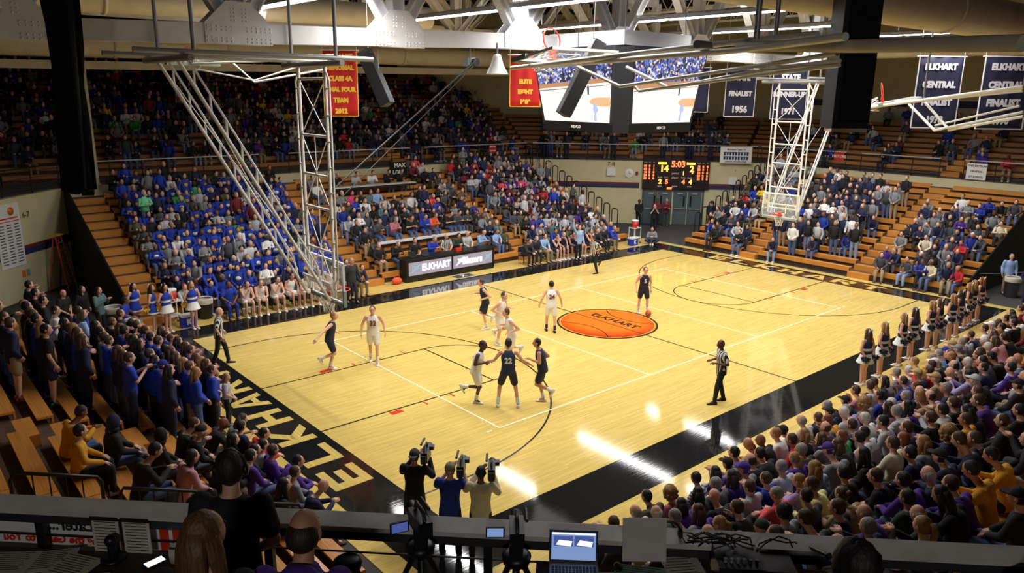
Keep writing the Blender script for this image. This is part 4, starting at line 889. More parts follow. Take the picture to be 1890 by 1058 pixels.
tripod('black tripod under the camcorder left of the laptop', -1.88, .3, 1.12, 0); camcorder('camcorder with glowing flip screen on the tripod by the laptop', -1.88, .3, 5.44, .1, 'screen_glow', .95)
tripod('black tripod carrying the silver-topped camcorder at the rail', -2.54, .22, 1.1, .3); camcorder('camcorder with small lit screen beside the empty tripod', -2.54, .22, 5.42, .5, 'screen_navy', 1.0)
# stair rails at the near end of the left stand
def stair_rail(label, y, ks):
    M, t_, r_, s_ = STANDS['W']; t = thing('stair_railing', label, 'railing'); t.matrix_world = M@Matrix.Translation((y, 0, 0))
    a = (0, ks[0]*t_, ks[0]*r_+1.15); c = (0, ks[1]*t_, ks[1]*r_+1.15)
    MB().path([(0, a[1]-.05, a[2]-.95), (0, a[1]-.05, a[2]-.1), a, c, (0, c[1]+.06, c[2]-.1), (0, c[1]+.06, c[2]-.95)], .028, 8).build('handrail', 'black_metal', t)
    n = 5
    for i in range(1, n): f = i/n; MB().tube((0, a[1]+(c[1]-a[1])*f, a[2]+(c[2]-a[2])*f-.95), (0, a[1]+(c[1]-a[1])*f, a[2]+(c[2]-a[2])*f), .012, n=5).build('baluster', 'black_metal', t)
for i, (u, ks) in enumerate(((-7.0, (1, 3)), (-6.6, (3.4, 5)), (-6.2, (5.4, 7)), (-5.6, (7.4, 9.2)))):
    stair_rail('black stair railing at the near end of the left stand, '+['lowest', 'second from the floor', 'third from the floor', 'topmost'][i], u, ks)
# ---------------------------------------------------------------- people
SKIN = {'light': srgb(224, 172, 146), 'tan': srgb(196, 140, 108), 'brown': srgb(128, 82, 58), 'dark': srgb(84, 54, 40)}
for k_, c_ in SKIN.items(): mat('skin_'+k_, c_, .55, noise=.05, scale=12)
mat('eye_dark', srgb(40, 30, 26), .3); mat('lip_tone', srgb(160, 92, 84), .5)
CLOTH = dict(black=(26, 26, 28), navy=(30, 36, 70), blue=(30, 54, 152), royal=(34, 64, 176), lblue=(150, 180, 226), grey=(132, 134, 138), lgrey=(186, 188, 192), dgrey=(72, 74, 80), white=(232, 232, 230),
    purple=(78, 44, 140), lav=(166, 150, 200), pink=(206, 150, 164), mauve=(190, 120, 134), red=(196, 40, 48), coral=(224, 84, 92), maroon=(112, 32, 42), gold=(222, 160, 40), yellow=(240, 206, 40), pyellow=(226, 218, 140),
    olive=(86, 84, 62), dgreen=(50, 66, 52), green=(60, 160, 80), mint=(116, 214, 160), teal=(90, 120, 124), tan=(176, 148, 104), khaki=(156, 136, 104), brown=(92, 66, 50), jeans=(74, 96, 140), ljeans=(128, 152, 192), orange=(230, 100, 50), hotpink=(222, 70, 130), cream=(220, 210, 180), suit=(44, 46, 54))
for k_, c_ in CLOTH.items(): mat('cloth_'+k_, srgb(*c_), .85, noise=.12, scale=9, bump=.15)
HAIR = dict(bk=(24, 20, 18), br=(74, 50, 34), lb=(150, 112, 66), gr=(140, 138, 134), wh=(206, 202, 194), rd=(120, 62, 34), dk=(42, 30, 24))
for k_, c_ in HAIR.items(): mat('hair_'+k_, srgb(*c_), .6, noise=.3, scale=60, bump=.4, stretch=(1, 1, .12))
def stripe_mat(name, c1, c2, sc, axis=0):
    m = bpy.data.materials.new(name); m.use_nodes = True; nt = m.node_tree; b = nt.nodes['Principled BSDF']; b.inputs['Roughness'].default_value = .8
    tc = nt.nodes.new('ShaderNodeTexCoord'); w = nt.nodes.new('ShaderNodeTexWave'); w.bands_direction = 'XYZ'[axis]; w.inputs['Scale'].default_value = sc; w.wave_profile = 'SIN'
    cr = nt.nodes.new('ShaderNodeValToRGB'); cr.color_ramp.interpolation = 'CONSTANT'; cr.color_ramp.elements[0].color = (*c1, 1); cr.color_ramp.elements[1].position = .5; cr.color_ramp.elements[1].color = (*c2, 1)
    nt.links.new(tc.outputs['Object'], w.inputs[0]); nt.links.new(w.outputs[0], cr.inputs[0]); nt.links.new(cr.outputs[0], b.inputs['Base Color']); MATS[name] = m
stripe_mat('cloth_referee', srgb(225, 225, 225), srgb(26, 26, 28), 5.2); stripe_mat('cloth_striped', srgb(214, 214, 222), srgb(96, 96, 120), 6, 2); stripe_mat('cloth_plaid', srgb(214, 214, 222), srgb(66, 76, 112), 7, 0)
V = Vector
def mix(a, b, t): return V(a)*(1-t)+V(b)*t
def loft(b, pts, rx, ry, lat=(1, 0, 0), n=14):
    pts = [V(p) for p in pts]; lat = V(lat); vs = []; k = len(pts)
    for i, p in enumerate(pts):
        d = (pts[min(i+1, k-1)]-pts[max(i-1, 0)]).normalized(); a = (lat-d*lat.dot(d)).normalized(); c = d.cross(a)
        for j in range(n):
            t = 2*math.pi*j/n; vs.append(p+a*rx[i]*math.cos(t)+c*ry[i]*math.sin(t))
    b.add(vs, [(i*n+j, i*n+(j+1) % n, (i+1)*n+(j+1) % n, (i+1)*n+j) for i in range(k-1) for j in range(n)]+[tuple(reversed(range(n))), tuple(range((k-1)*n, k*n))])
def limb(b, pts, rs, n=10):
    pts = [V(p) for p in pts]
    for i in range(len(pts)-1): b.tube(pts[i], pts[i+1], rs[i], rs[i+1], n)
    for p, r in zip(pts, rs): b.ball(p, r, 10)
def remesh(b, voxel, smooth=4):
    me = b.mesh('tmp'); o = bpy.data.objects.new('tmp', me)
    m = o.modifiers.new('r', 'REMESH'); m.mode = 'VOXEL'; m.voxel_size = voxel; m.use_smooth_shade = True
    s = o.modifiers.new('s', 'SMOOTH'); s.factor = .5; s.iterations = smooth
    out = evaluated_mesh(o); bpy.data.meshes.remove(me); return out
# ---- poses: joint dictionaries, person faces -Y, x>0 is the person's left
def J_seat(lean=.12, arms='lap', turn=0.0, knees=.13, feet=-.44, nod=.0):
    s, c = math.sin(lean), math.cos(lean); P = lambda h, x=0, y=0: (x, -h*s*.95+y, .55+h*c)
    J = dict(pel=(0, .02, .53), wst=P(.18), chs=P(.36), nek=P(.5), head=P(.655, 0, -.05-nod*.3), shL=P(.45, .185), shR=P(.45, -.185), hipL=(.09, -.02, .53), hipR=(-.09, -.02, .53), knL=(knees, -.44, .51), knR=(-knees, -.44, .51), anL=(knees, feet, .09), anR=(-knees, feet, .09), turn=turn, nod=nod, seat=True)
    def A(el, wr, el2=None, wr2=None):
        J['elL'], J['wrL'] = (el[0], el[1], el[2]), wr; e, w = el2 or (-el[0], el[1], el[2]), wr2 or (-wr[0], wr[1], wr[2]); J['elR'], J['wrR'] = e, w
    d = -.36*s
    if arms == 'lap': A((.26, -.1+d, .76), (.09, -.31+d*.5, .63))
    if arms == 'cross': A((.26, -.14+d, .80), (-.05, -.25+d, .83), (-.26, -.14+d, .78), (.06, -.28+d, .8))
    if arms == 'knees': A((.19, -.38, .66), (.04, -.56, .62))
    if arms == 'chin': A((.2, -.34, .66), (.05, -.46, .64), (-.14, -.36, .68), (-.03, -.36+d*.4, .93))
    if arms == 'clap': A((.25, -.18+d, .80), (.03, -.38+d, .96))
    if arms == 'phone': A((.24, -.14+d, .76), (.05, -.36+d, .84))
    if arms == 'thigh': A((.27, -.06+d, .77), (.15, -.34, .64))
    return J
def J_stand(arms='side', turn=0.0, w=.1, lean=.03, stride=0.0, nod=0.0, hgt=0.0):
    s = math.sin(lean); P = lambda h, x=0, y=0: (x, -h*s+y, .93+h)
    J = dict(pel=(0, 0, .93), wst=P(.17), chs=P(.34), nek=P(.5), head=P(.655, 0, -.03), shL=P(.45, .185), shR=P(.45, -.185), hipL=(.09, 0, .9), hipR=(-.09, 0, .9), knL=(w, -.02-stride*.6, .5), knR=(-w, -.02+stride*.4, .5), anL=(w, -stride, .09), anR=(-w, stride*.9+.02, .09), turn=turn, nod=nod, seat=False)
    def A(el, wr, el2=None, wr2=None):
        J['elL'], J['wrL'] = el, wr; J['elR'], J['wrR'] = el2 or (-el[0], el[1], el[2]), wr2 or (-wr[0], wr[1], wr[2])
    if arms == 'side': A((.25, .02, 1.12), (.25, -.08, .88))
    if arms == 'cross': A((.26, -.08, 1.14), (-.05, -.22, 1.17), (-.26, -.08, 1.12), (.06, -.25, 1.14))
    if arms == 'clap': A((.26, -.1, 1.14), (.03, -.33, 1.32))
    if arms == 'pocket': A((.28, .05, 1.13), (.2, -.08, .93))
    if arms == 'front': A((.25, -.03, 1.12), (.05, -.2, .92))
    if arms == 'mouth': A((.22, -.16, 1.16), (.03, -.2, 1.46))
    if arms == 'pom': A((.28, .02, 1.14), (.2, .12, .95))
    if arms == 'camera': A((.25, -.2, 1.2), (.02, -.36, 1.46), (-.28, -.16, 1.18), (-.19, -.34, 1.42))
    if arms == 'raise': A((.25, .02, 1.12), (.24, -.1, .9), (-.34, -.05, 1.62), (-.36, -.06, 1.88))
    return J
HEAD = None
def head_mesh(b, M):
    vs = []; fs = []; n, m = 20, 14; base = len(b.v)
    for i in range(m+1):
        p = math.pi*i/m
        for j in range(n):
            t = 2*math.pi*j/n; x, y, z = math.sin(p)*math.cos(t), math.sin(p)*math.sin(t), math.cos(p)
            w = 1-.26*max(0, -z)**1.2; X, Y, Z = .078*x*w, .098*y*(1-.12*max(0, -z)*(y > 0)), .122*z
            if y < 0:
                if abs(x) < .55 and .0 < z < .3: Y += .006                        # eye sockets
                if z < -.75: Y -= .012*(1-abs(x))                                   # chin
            vs.append(M@V((X, Y, Z)))
    for i in range(m):
        for j in range(n): fs.append((i*n+j, (i+1)*n+j, (i+1)*n+(j+1) % n, i*n+(j+1) % n))
    b.add(vs, fs, 0, True)
    def sub(c, r, mi, sc):
        q = MB(); q.ball(c, r, 8, mi, sc); b.add([M@V(v) for v in q.v], q.f, mi, True)
    nz = [(-.013, -.09, -.03), (.013, -.09, -.03), (0, -.092, .03), (0, -.119, -.028), (0, -.1, -.04)]
    b.add([M@V(v) for v in nz], [(0, 3, 2), (3, 1, 2), (0, 4, 3), (4, 1, 3)], 0, True)
    for sx in (-1, 1):
        sub((sx*.031, -.083, .016), .011, 1, (1.2, .6, .7)); sub((sx*.079, .008, -.002), .03, 0, (.35, .7, 1.1)); sub((sx*.031, -.086, .036), .016, 1, (1.1, .4, .22))
    sub((0, -.088, -.06), .022, 2, (1.1, .4, .32))
def hand_mesh(b, wr, d, nrm, side, curl=.5, s=1.0):
    d = V(d).normalized(); nrm = V(nrm); nrm = (nrm-d*nrm.dot(d)).normalized(); lat = d.cross(nrm)*side
    P = lambda f, l, u: V(wr)+(d*f+lat*l+nrm*u)*s
    b.add([P(f, l, u) for f, hw in ((-.01, .028), (.05, .042), (.085, .04)) for l, u in ((-hw, -.014), (hw, -.014), (hw, .014), (-hw, .014))],
          [(0, 1, 2, 3), (8, 11, 10, 9)]+[(i*4+j, i*4+4+j, i*4+4+(j+1) % 4, i*4+(j+1) % 4) for i in range(2) for j in range(4)], 0, True)
    for k, (l, ln) in enumerate(((-.032, .06), (-.011, .078), (.011, .084), (.032, .074))):
        p = P(.082, l, 0); a1 = curl*.5; a2 = curl*1.3
        q = p+(d*math.cos(a1)-nrm*math.sin(a1))*ln*.5*s; r = q+(d*math.cos(a2)-nrm*math.sin(a2))*ln*.5*s
        b.path([p, q, r], [.0095*s, .009*s, .007*s], 5)
    p = P(.02, .036, 0); q = P(.055, .068, -.012); r = P(.088, .07, -.03); b.path([p, q, r], [.012*s, .011*s, .008*s], 5)
def head_matrix(J): return Matrix.Translation(V(J['head']))@Matrix.Rotation(J['turn'], 4, 'Z')@Matrix.Rotation(J['nod'], 4, 'X')
def arm_pts(J, s): return [V(J['sh'+s]), V(J['el'+s]), V(J['wr'+s])]
def leg_pts(J, s): return [V(J['hip'+s]), V(J['kn'+s]), V(J['an'+s])]
def lat_of(J): return (V(J['shL'])-V(J['shR'])).normalized()
def torso(b, J, i, lo=.0, sh=.15):
    pel, wst, chs, nek = V(J['pel']), V(J['wst']), V(J['chs']), V(J['nek']); up = (wst-pel).normalized(); g = J.get('girth', 1.0)
    pts = [pel-up*(.07+lo), pel, wst, chs, mix(chs, nek, .62), nek]
    loft(b, pts, [(.15+i+lo*.08)*g, (.162+i)*g, (.145+i)*g, (.168+i)*g, sh+i, .07+i*.6], [(.11+i+lo*.05)*g, (.118+i)*g, (.108+i)*g, (.115+i)*g, .088+i, .06+i*.6], lat_of(J))
BODY, TOP, BOT, HAIRM = {}, {}, {}, {}
def body_mesh(key, J, vox=.02, curl=.5, hands=1.0):
    if key in BODY: return BODY[key]
    b = MB(); torso(b, J, -.004)
    b.tube(V(J['nek'])-V((0, 0, .05)), V(J['head'])-V((0, -.012, .06)), .058, .052, 10)
    for s in 'LR':
        limb(b, arm_pts(J, s), [.052, .042, .03]); limb(b, leg_pts(J, s), [.078, .055, .038]); f = J.get('ft'+s, (0, -.11, -.05)); b.tube(V(J['an'+s]), V(J['an'+s])+V(f), .036, .03, 8)
    me = remesh(b, vox); q = MB(); q.add([v.co for v in me.vertices], [tuple(p.vertices) for p in me.polygons], 0, True); bpy.data.meshes.remove(me)
    head_mesh(q, head_matrix(J))
    for s, sg in (('L', 1), ('R', -1)):
        d = V(J['wr'+s])-V(J['el'+s]); d.normalize(); nr = J.get('pn'+s, (0, 0, 1) if abs(d.z) < .7 else (sg, 0, 0)); hand_mesh(q, J['wr'+s], d+V(J.get('hd'+s, (0, 0, 0))), nr, 1 if s == 'R' else -1, curl, hands)
    BODY[key] = q.mesh('body', ['skin_light', 'eye_dark', 'lip_tone']); return BODY[key]
def top_mesh(key, J, kind='long', vox=.022):
    if (key, kind) in TOP: return TOP[key, kind]
    b = MB(); i = .016 if kind != 'coat' else .03
    torso(b, J, i, lo=.0 if J['seat'] else (.07 if kind in ('long', 'hood', 'short', 'coat') else .03), sh=.118 if kind == 'tank' else .15)
    for s in 'LR':
        a = arm_pts(J, s)
        if kind in ('long', 'hood', 'coat'): limb(b, [a[0], a[1], mix(a[1], a[2], .93)], [.066+i*.4, .056+i*.3, .042+i*.3])
        elif kind == 'short': limb(b, [a[0], mix(a[0], a[1], .68)], [.068+i*.4, .068])
    if kind == 'hood':
        nk = V(J['nek']); b.ball(nk+V((0, .055, .0)), .1, 10, 0, (1.0, .62, .62)); b.ball(nk+V((0, -.02, -.01)), .09, 10, 0, (1.05, .8, .45))
    me = remesh(b, vox, 3); me.materials.clear(); me.materials.append(MATS['cloth_black']); TOP[key, kind] = me; return me
def bot_mesh(key, J, kind='long', vox=.022):
    if (key, kind) in BOT: return BOT[key, kind]
    b = MB(); pel = V(J['pel']); up = (V(J['wst'])-pel).normalized()
    if kind == 'skirt':
        loft(b, [pel+up*.1, pel-up*.02, pel-up*.2], [.16, .185, .25], [.12, .15, .22], lat_of(J))
    else:
        loft(b, [pel+up*.1, pel, pel-up*.09], [.158, .178, .15], [.118, .135, .12], lat_of(J))
        for s in 'LR':
            h, k, a = leg_pts(J, s)
            if kind == 'long': limb(b, [h, k, mix(k, a, .97)], [.096, .072, .056])
            else: limb(b, [h, mix(h, k, .45), mix(h, k, .72)], [.102, .1, .092])
    me = remesh(b, vox, 3); me.materials.clear(); me.materials.append(MATS['cloth_navy']); BOT[key, kind] = me; return me
SHOE = {}
def shoe_mesh(key, J, side):
    if (key, side) in SHOE: return SHOE[key, side]
    b = MB()
    for s in side:
        a = V(J['an'+s]); f = V(J.get('ft'+s, (0, -.11, -.05))); f2 = f.normalized(); lat = f2.cross(V((0, 0, 1))).normalized(); u = lat.cross(f2)
        M = Matrix((lat, f2, u)).transposed()
        if 'ft'+s not in J: M = Matrix.Identity(3)*-1; M = Matrix.Rotation(math.pi, 3, 'Z'); z0 = -.09
        else: z0 = -.05
        q = MB(); n = 10
        prof = [(-.07, .034, .075), (-.04, .042, .085), (.04, .042, .07), (.1, .046, .045), (.16, .044, .035), (.195, .026, .025)]
        vs = []
        for y, w, h in prof:
            for i in range(n):
                t = 2*math.pi*i/n; vs.append((w*math.cos(t), y, max(0, (math.sin(t)+.6)/1.6)*h))
        q.add(vs, [(i*n+j, i*n+(j+1) % n, (i+1)*n+(j+1) % n, (i+1)*n+j) for i in range(len(prof)-1) for j in range(n)]+[tuple(reversed(range(n))), tuple(range((len(prof)-1)*n, len(prof)*n))])
        off = a+V((0, 0, z0)) if 'ft'+s not in J else a+u*z0
        b.add([off+M@V(v) for v in q.v], q.f, 0, True)
    SHOE[key, side] = b.mesh('shoe', 'cloth_white'); return SHOE[key, side]
def hair_mesh(style):
    if style in HAIRM: return HAIRM[style]
    b = MB(); rnd = random.Random(style)
    def shell(c, r, n=16, rough=.0, drop=-1.0):
        m = 12; vs = []; fs = []
        for i in range(m+1):
            p = math.pi*i/m
            for j in range(n):
                t = 2*math.pi*j/n; k = 1+rnd.uniform(-rough, rough)
                vs.append((c[0]+r[0]*k*math.sin(p)*math.cos(t), c[1]+r[1]*k*math.sin(p)*math.sin(t), max(c[2]+r[2]*k*math.cos(p), c[2]+drop)))
        for i in range(m):
            for j in range(n): fs.append((i*n+j, (i+1)*n+j, (i+1)*n+(j+1) % n, i*n+(j+1) % n))
        b.add(vs, fs, 0, True)
    if style in ('short', 'long', 'pony', 'bun', 'bob'): shell((0, .019, .022), (.086, .099, .113), rough=.03)
    if style == 'buzz': shell((0, .012, .016), (.0815, .098, .112))
    if style == 'long':
        loft(b, [(0, .06, .06), (0, .085, -.05), (0, .098, -.16), (0, .11, -.27), (0, .11, -.33)], [.07, .092, .098, .085, .05], [.05, .05, .045, .035, .02]); b.sm[-len(b.f):] = [True]*len(b.f)
        for sx in (-1, 1): loft(b, [(sx*.07, .02, .02), (sx*.084, .015, -.08), (sx*.086, .0, -.18), (sx*.08, -.02, -.25)], [.022, .026, .024, .01], [.045, .045, .035, .015])
    if style == 'bob': loft(b, [(0, .04, .03), (0, .05, -.05), (0, .05, -.12)], [.088, .098, .08], [.07, .07, .05])
    if style == 'pony': b.path([(0, .1, .07), (0, .15, .06), (0, .165, -.03), (0, .15, -.16), (0, .13, -.24)], [.022, .034, .04, .03, .008], 8)
    if style == 'bun': b.ball((0, .12, .07), .048, 10)
    if style == 'curly':
        shell((0, .03, .02), (.13, .125, .14), 18, .1)
        for _ in range(40):
            t, p = rnd.uniform(0, 6.28), rnd.uniform(-.6, 1.5); b.ball((.12*math.cos(p)*math.cos(t), .035+.115*abs(math.cos(p))*math.sin(t)*.9+.01, .02+.13*math.sin(p)-.03), .035, 6)
    if style == 'afro': shell((0, .02, .03), (.098, .11, .125), 16, .06)
    if style == 'ring':                                                             # bald crown, hair round the back and sides
        shell((0, .03, .0), (.0835, .085, .088), drop=-.075)
    if style in ('cap', 'capback', 'beanie'):
        shell((0, .008, .034), (.088, .105, .102), drop=-.0)
        if style != 'beanie':
            sg = -1 if style == 'cap' else 1
            b.prism([(-.07, sg*.07), (-.075, sg*.13), (-.045, sg*.18), (.045, sg*.18), (.075, sg*.13), (.07, sg*.07)], .034, .046); b.ball((0, .008, .137), .009, 6)
            loft(b, [(0, .03, .02), (0, .035, -.06)], [.083, .07], [.07, .05])
    if style == 'hoodup': shell((0, .022, .01), (.108, .112, .145), rough=.01); b.ball((0, .03, -.11), .1, 10, 0, (1.1, .9, .7))
    HAIRM[style] = b.mesh('hair', 'hair_br'); return HAIRM[style]
def objmat(o, i, m):
    o.material_slots[i].link = 'OBJECT'; o.material_slots[i].material = MATS[m]
def person(key, J, M, label, group=None, top='black', tkind='long', bot='jeans', bkind='long', hair=('short', 'br'), skin='light', shoes='black', cat='person', scale=1.0, name='person', vox=.02, curl=.5):
    me = body_mesh(key, J, vox, curl); o = bpy.data.objects.new(name, me); col.objects.link(o); o.matrix_world = M@Matrix.Scale(scale, 4)
    tag(o, label, cat, group); objmat(o, 0, 'skin_'+skin)
    if top:
        t = link('shirt' if tkind in ('short', 'tank') else ('hoodie' if tkind == 'hood' else 'jacket' if tkind == 'coat' else 'sweater'), top_mesh(key, J, tkind, vox*1.1), o); objmat(t, 0, 'cloth_'+top)
    if bot:
        t = link({'long': 'trousers', 'short': 'shorts', 'skirt': 'skirt'}[bkind], bot_mesh(key, J, bkind, vox*1.1), o); objmat(t, 0, 'cloth_'+bot)
    if shoes:
        for s in 'LR': t = link('shoe', shoe_mesh(key, J, s), o); objmat(t, 0, 'cloth_'+shoes)
    if hair:
        st, hc = hair; h = link('cap' if st.startswith('cap') or st == 'beanie' else 'hood' if st == 'hoodup' else 'hair', hair_mesh(st), o); h.matrix_local = head_matrix(J); objmat(h, 0, ('cloth_' if st.startswith('cap') or st in ('beanie', 'hoodup') else 'hair_')+hc)
    return o
SEATP = {'s%d' % i: J_seat(*a) for i, a in enumerate([(.1, 'lap', .0), (.14, 'cross', .15), (.5, 'knees', -.1), (.42, 'chin', .1), (.1, 'clap', -.15), (.2, 'phone', 0, .12, -.42, .35), (.05, 'thigh', .3), (.22, 'lap', -.35), (.3, 'thigh', .05)])}
STANDP = {'t%d' % i: J_stand(*a) for i, a in enumerate([('side', .1), ('cross', -.1), ('clap', .05), ('pocket', .2), ('front', -.2), ('mouth', .0), ('side', -.3, .13)])}
# ---------------------------------------------------------------- seated and standing spectators: row, place along the row, hair style, hair colour, top
S_CROWD = """0 11.72 short br striped;0 11.13 ring gr lgrey:s;1 11.79 ring br pyellow:s;0 10.51 buzz bk olive:h;0 10.03 curly lb mauve;0 9.28 short bk striped;1 9.72 short gr dgrey;1 10.62 long bk purple;1 10.17 long bk black;2 10.4 bald - black;0 8.81 long dk purple;2 11.01 long br purple;1 11.08 ring wh dgrey;2 11.49 buzz gr grey;0 12.21 short br black;1 12.29 cap purple black;2 12 long dk black;3 11.81 ring dk black;0 8.35 cap black grey:h;0 7.81 short bk grey;0 7.3 bald - gold;0 6.79 bald:b - black;0 5.88 cap black purple;0 5.32 ring gr lgrey;0 4.86 short br navy;1 5.78 ring br dgrey;0 4.31 cap black navy;1 6.42 long lb black;2 6.89 long br grey;1 6.89 short br red:h;0 6.35 short lb white;1 7.9 short bk black;1 8.34 ring dk black;1 8.79 cap purple grey;2 8.7 buzz gr lgrey;2 7.6 short gr black;2 6.41 bob rd green;1 5.28 short rd gold;1 4.82 short wh lgrey;2 5.75 short br navy;0 3.86 short gr black;1 4.37 short gr lav;3 7.96 cap purple grey:s;3 7.46 long br black;3 9.24 bob lb lav;2 8.04 pony lb purple;4 9.66 short br pyellow;3 8.78 long lb lblue;1 9.25 long dk purple;2 9.68 short br lgrey:h;2 9.19 short br blue;3 9.94 short gr coral:h;3 10.84 short br black:PH;3 11.35 pony lb black;4 11.93 bob lb black;4 11.47 beanie dgreen black;5 11.77 short br navy;4 10.89 afro bk grey;5 11.21 short br dgreen;4 10.13 short bk dgrey;5 10.62 short br black;6 11.93 bald - black;6 11.14 short gr navy;5 10.03 bun br tan;0 2.59 short br mauve;0 1.66 short br black;0 2.11 short br lgrey;1 3.26 buzz bk blue;0 0.51 short gr grey;0 0.06 short wh white;1 0.91 cap tan navy;0 -0.83 short lb yellow;0 -1.56 short gr yellow;1 0.47 short br red;1 -0.01 short br navy;0 -2.04 short gr plaid;1 -1.06 bob lb navy;1 -0.5 cap white black;2 0.31 ring dk dgrey;0 -2.53 cap blue navy;1 -2.04 cap grey olive;3 1.13 long br grey;2 0.92 bald - black;3 1.75 short bk lav;2 1.75 cap tan khaki;1 1.5 short br blue:s;2 2.23 short br navy;0 1.16 long bk grey;2 2.71 ring gr tan;2 3.42 short gr black;2 3.93 short wh purple;1 3.93 curly lb grey;2 4.38 long dk pink;0 3.36 cap black navy;2 5.17 short wh white;3 4.49 long bk purple;3 4.03 bob lb tan;3 3.54 ring bk lav;4 5.06 short bk lgrey:h;4 4.06 long dk lav;3 4.98 short gr lgrey:h;3 5.82 short bk lgrey;4 4.51 short br black;5 5.22 long bk black;5 5.73 short br gold;4 5.63 short br black;3 6.93 short bk lgrey;3 6.45 buzz bk lgrey;4 7.29 short br cream;4 6.84 bob rd black;4 6.34 short br navy;5 6.69 curly lb navy;5 7.38 long lb grey;5 7.88 short bk navy;4 8.09 long bk black;4 8.95 short bk black;6 8.97 ring wh navy;5 9.12 short br black;6 9.49 short bk purple;7 9.54 short br purple;6 8.1 cap black navy;6 10.65 ring gr purple;7 11.99 ring gr black;7 11.16 pony lb black;6 9.96 short bk dgreen;7 10.68 ring wh dgreen;7 10.04 long bk black;0 -6.12 cap white navy;0 -5 short br navy;0 -3.7 short gr grey;0 -3.05 cap tan black;0 -4.19 ring br lgrey;0 -5.61 short br white;0 -6.58 short br black;0 -7.05 short br dgrey;1 -4.63 bob lb grey;1 -5.34 short bk black;1 -6 short bk black;1 -3.43 short wh dgrey;1 -4.16 long br black;2 -1.99 short wh dgrey;2 -1.49 short br navy;0 -10.8 bald - red;0 -11.55 bald - dgrey;0 -9.43 short br maroon;0 -8.03 long bk dgrey;0 -7.54 short bk maroon;0 -8.49 short bk black;1 -6.53 short bk white;2 -5.07 bald - maroon;2 -2.94 long br pink;1 -7.19 bob lb black;2 -3.64 short bk black;1 -1.53 short br lblue;2 -0.9 short br red;2 -0.19 bob wh purple;3 0.16 short bk dgrey;4 1.13 short bk purple;3 -0.33 short bk black;3 0.67 short bk navy;4 2.6 cap lgrey black;4 3.21 short br black;5 4.5 short br purple;3 3.02 short gr navy;4 0.64 ring gr lblue;5 2.92 cap black black;5 2.42 ring gr grey;6 5.21 short bk black;6 6.06 buzz br black;7 6.62 ring gr black;4 0.19 bald - black;6 6.97 short br black;6 7.46 short br navy;7 8.13 short bk gold:h;7 8.96 short bk gold:h;8 9.9 cap black black;7 7.1 bald - black"""
W_CROWD = """4 7.09 short bk navy;4 6.16 short bk black;4 5.04 short bk black;5 3.13 short bk black;1 5.35 short br black;2 3.51 short br black;6 1.72 short br navy;5 2.72 short br grey;5 3.51 short lb white;6 2.58 short br black;5 2.32 short br navy;5 1.89 short bk blue;4 3.42 short bk white;5 1.36 long lb navy;4 2.43 long bk navy;3 3.72 long br lblue;3 4.2 short bk blue;4 1.79 short br navy;4 1.39 bob lb navy;5 0.74 short bk black:BIG;6 0.76 short br navy:HOOD;4 0.97 long br royal;3 2.27 long bk black;4 0.51 long br navy;3 1.83 short bk black;3 1.05 short br royal:CLAP;3 1.41 short br grey;2 1.84 short br royal:s;2 2.28 short bk royal:s;3 0.25 long br navy;1 3.2 short br navy;1 4.17 short bk navy;1 3.66 short br navy;2 2.67 long br navy;1 2.83 short br royal:s;0 3.73 long br royal:s;1 2.4 short bk royal:s;0 3.32 short br royal:s;0 2.91 short br royal:s;0 2.31 long bk royal;2 1.47 long bk black;2 1 long bk black;1 1.74 short br royal:s;1 1.18 short bk dgrey;0 1.69 long br navy;1 0.76 long br white;2 0.15 short br royal;0 1.32 short br royal;1 0.39 long br navy;0 0.92 long br navy;0 0.56 long lb navy;1 -0.2 long lb navy;2 -0.84 capback blue royal;2 -1.27 long bk navy;0 0.18 long br navy;0 -0.23 pony br royal;1 -1.04 long lb royal:FRONT;1 -0.61 short br blue:MAN;3 -0.72 short br royal:CLAP;2 -0.23 long bk royal:CLAP;3 -0.17 long br navy"""
W_SEATED = """2 -3.39 short br black;2 -3.92 beanie black black;1 -2.98 bald:b - black;0 -2.55 long br grey:s;3 -4.17 hoodup black black;4 -5.43 short bk black;3 -5.47 bob bk pink:h;2 -5.2 hoodup black black;1 -4.66 short bk black;1 -4.21 long bk black;0 -3.06 short bk navy;0 -3.52 short bk red:h;0 -4.14 short bk lgrey;0 -4.66 short br purple;1 -5.12 short bk purple;0 -5.13 short bk purple:VARS;0 -5.66 short br grey;0 -6.36 bald - navy;1 -6.54 long bk black;5 -3.39 short:b bk gold;5 -4.27 short bk gold;4 -3.75 hoodup navy black"""
_o = 'first second third fourth fifth sixth seventh eighth ninth tenth eleventh twelfth thirteenth fourteenth fifteenth sixteenth seventeenth eighteenth nineteenth'.split()
ORD = ['']+_o+['twentieth']+['twenty-'+w for w in _o[:9]]+['thirtieth']+['thirty-'+w for w in _o[:9]]+['fortieth']+['forty-'+w for w in _o[:9]]
HN = dict(bk='black', br='brown', lb='blond', gr='grey', wh='white', rd='auburn', dk='dark')
CN = dict(lgrey='light grey', dgrey='dark grey', lblue='pale blue', royal='royal blue', pyellow='pale yellow', lav='lavender', dgreen='dark green', gold='golden')
def parse(txt):
    out = []
    for q in txt.split(';'):
        k, u, st, hc, tp = q.split(); out.append((int(k), float(u), st, hc, tp))
    return out
def who(st, hc, noun):
    s = st.split(':')[0]
    if s in ('cap', 'capback'): return 'person in %s cap and' % CN.get(hc, hc)
    if s == 'beanie': return 'person in %s beanie and' % CN.get(hc, hc)
    if s == 'hoodup': return 'hooded person in'
    return 'person in'
KN = dict(long='sweater', hood='hoodie', short='shirt', coat='jacket', tank='jersey')
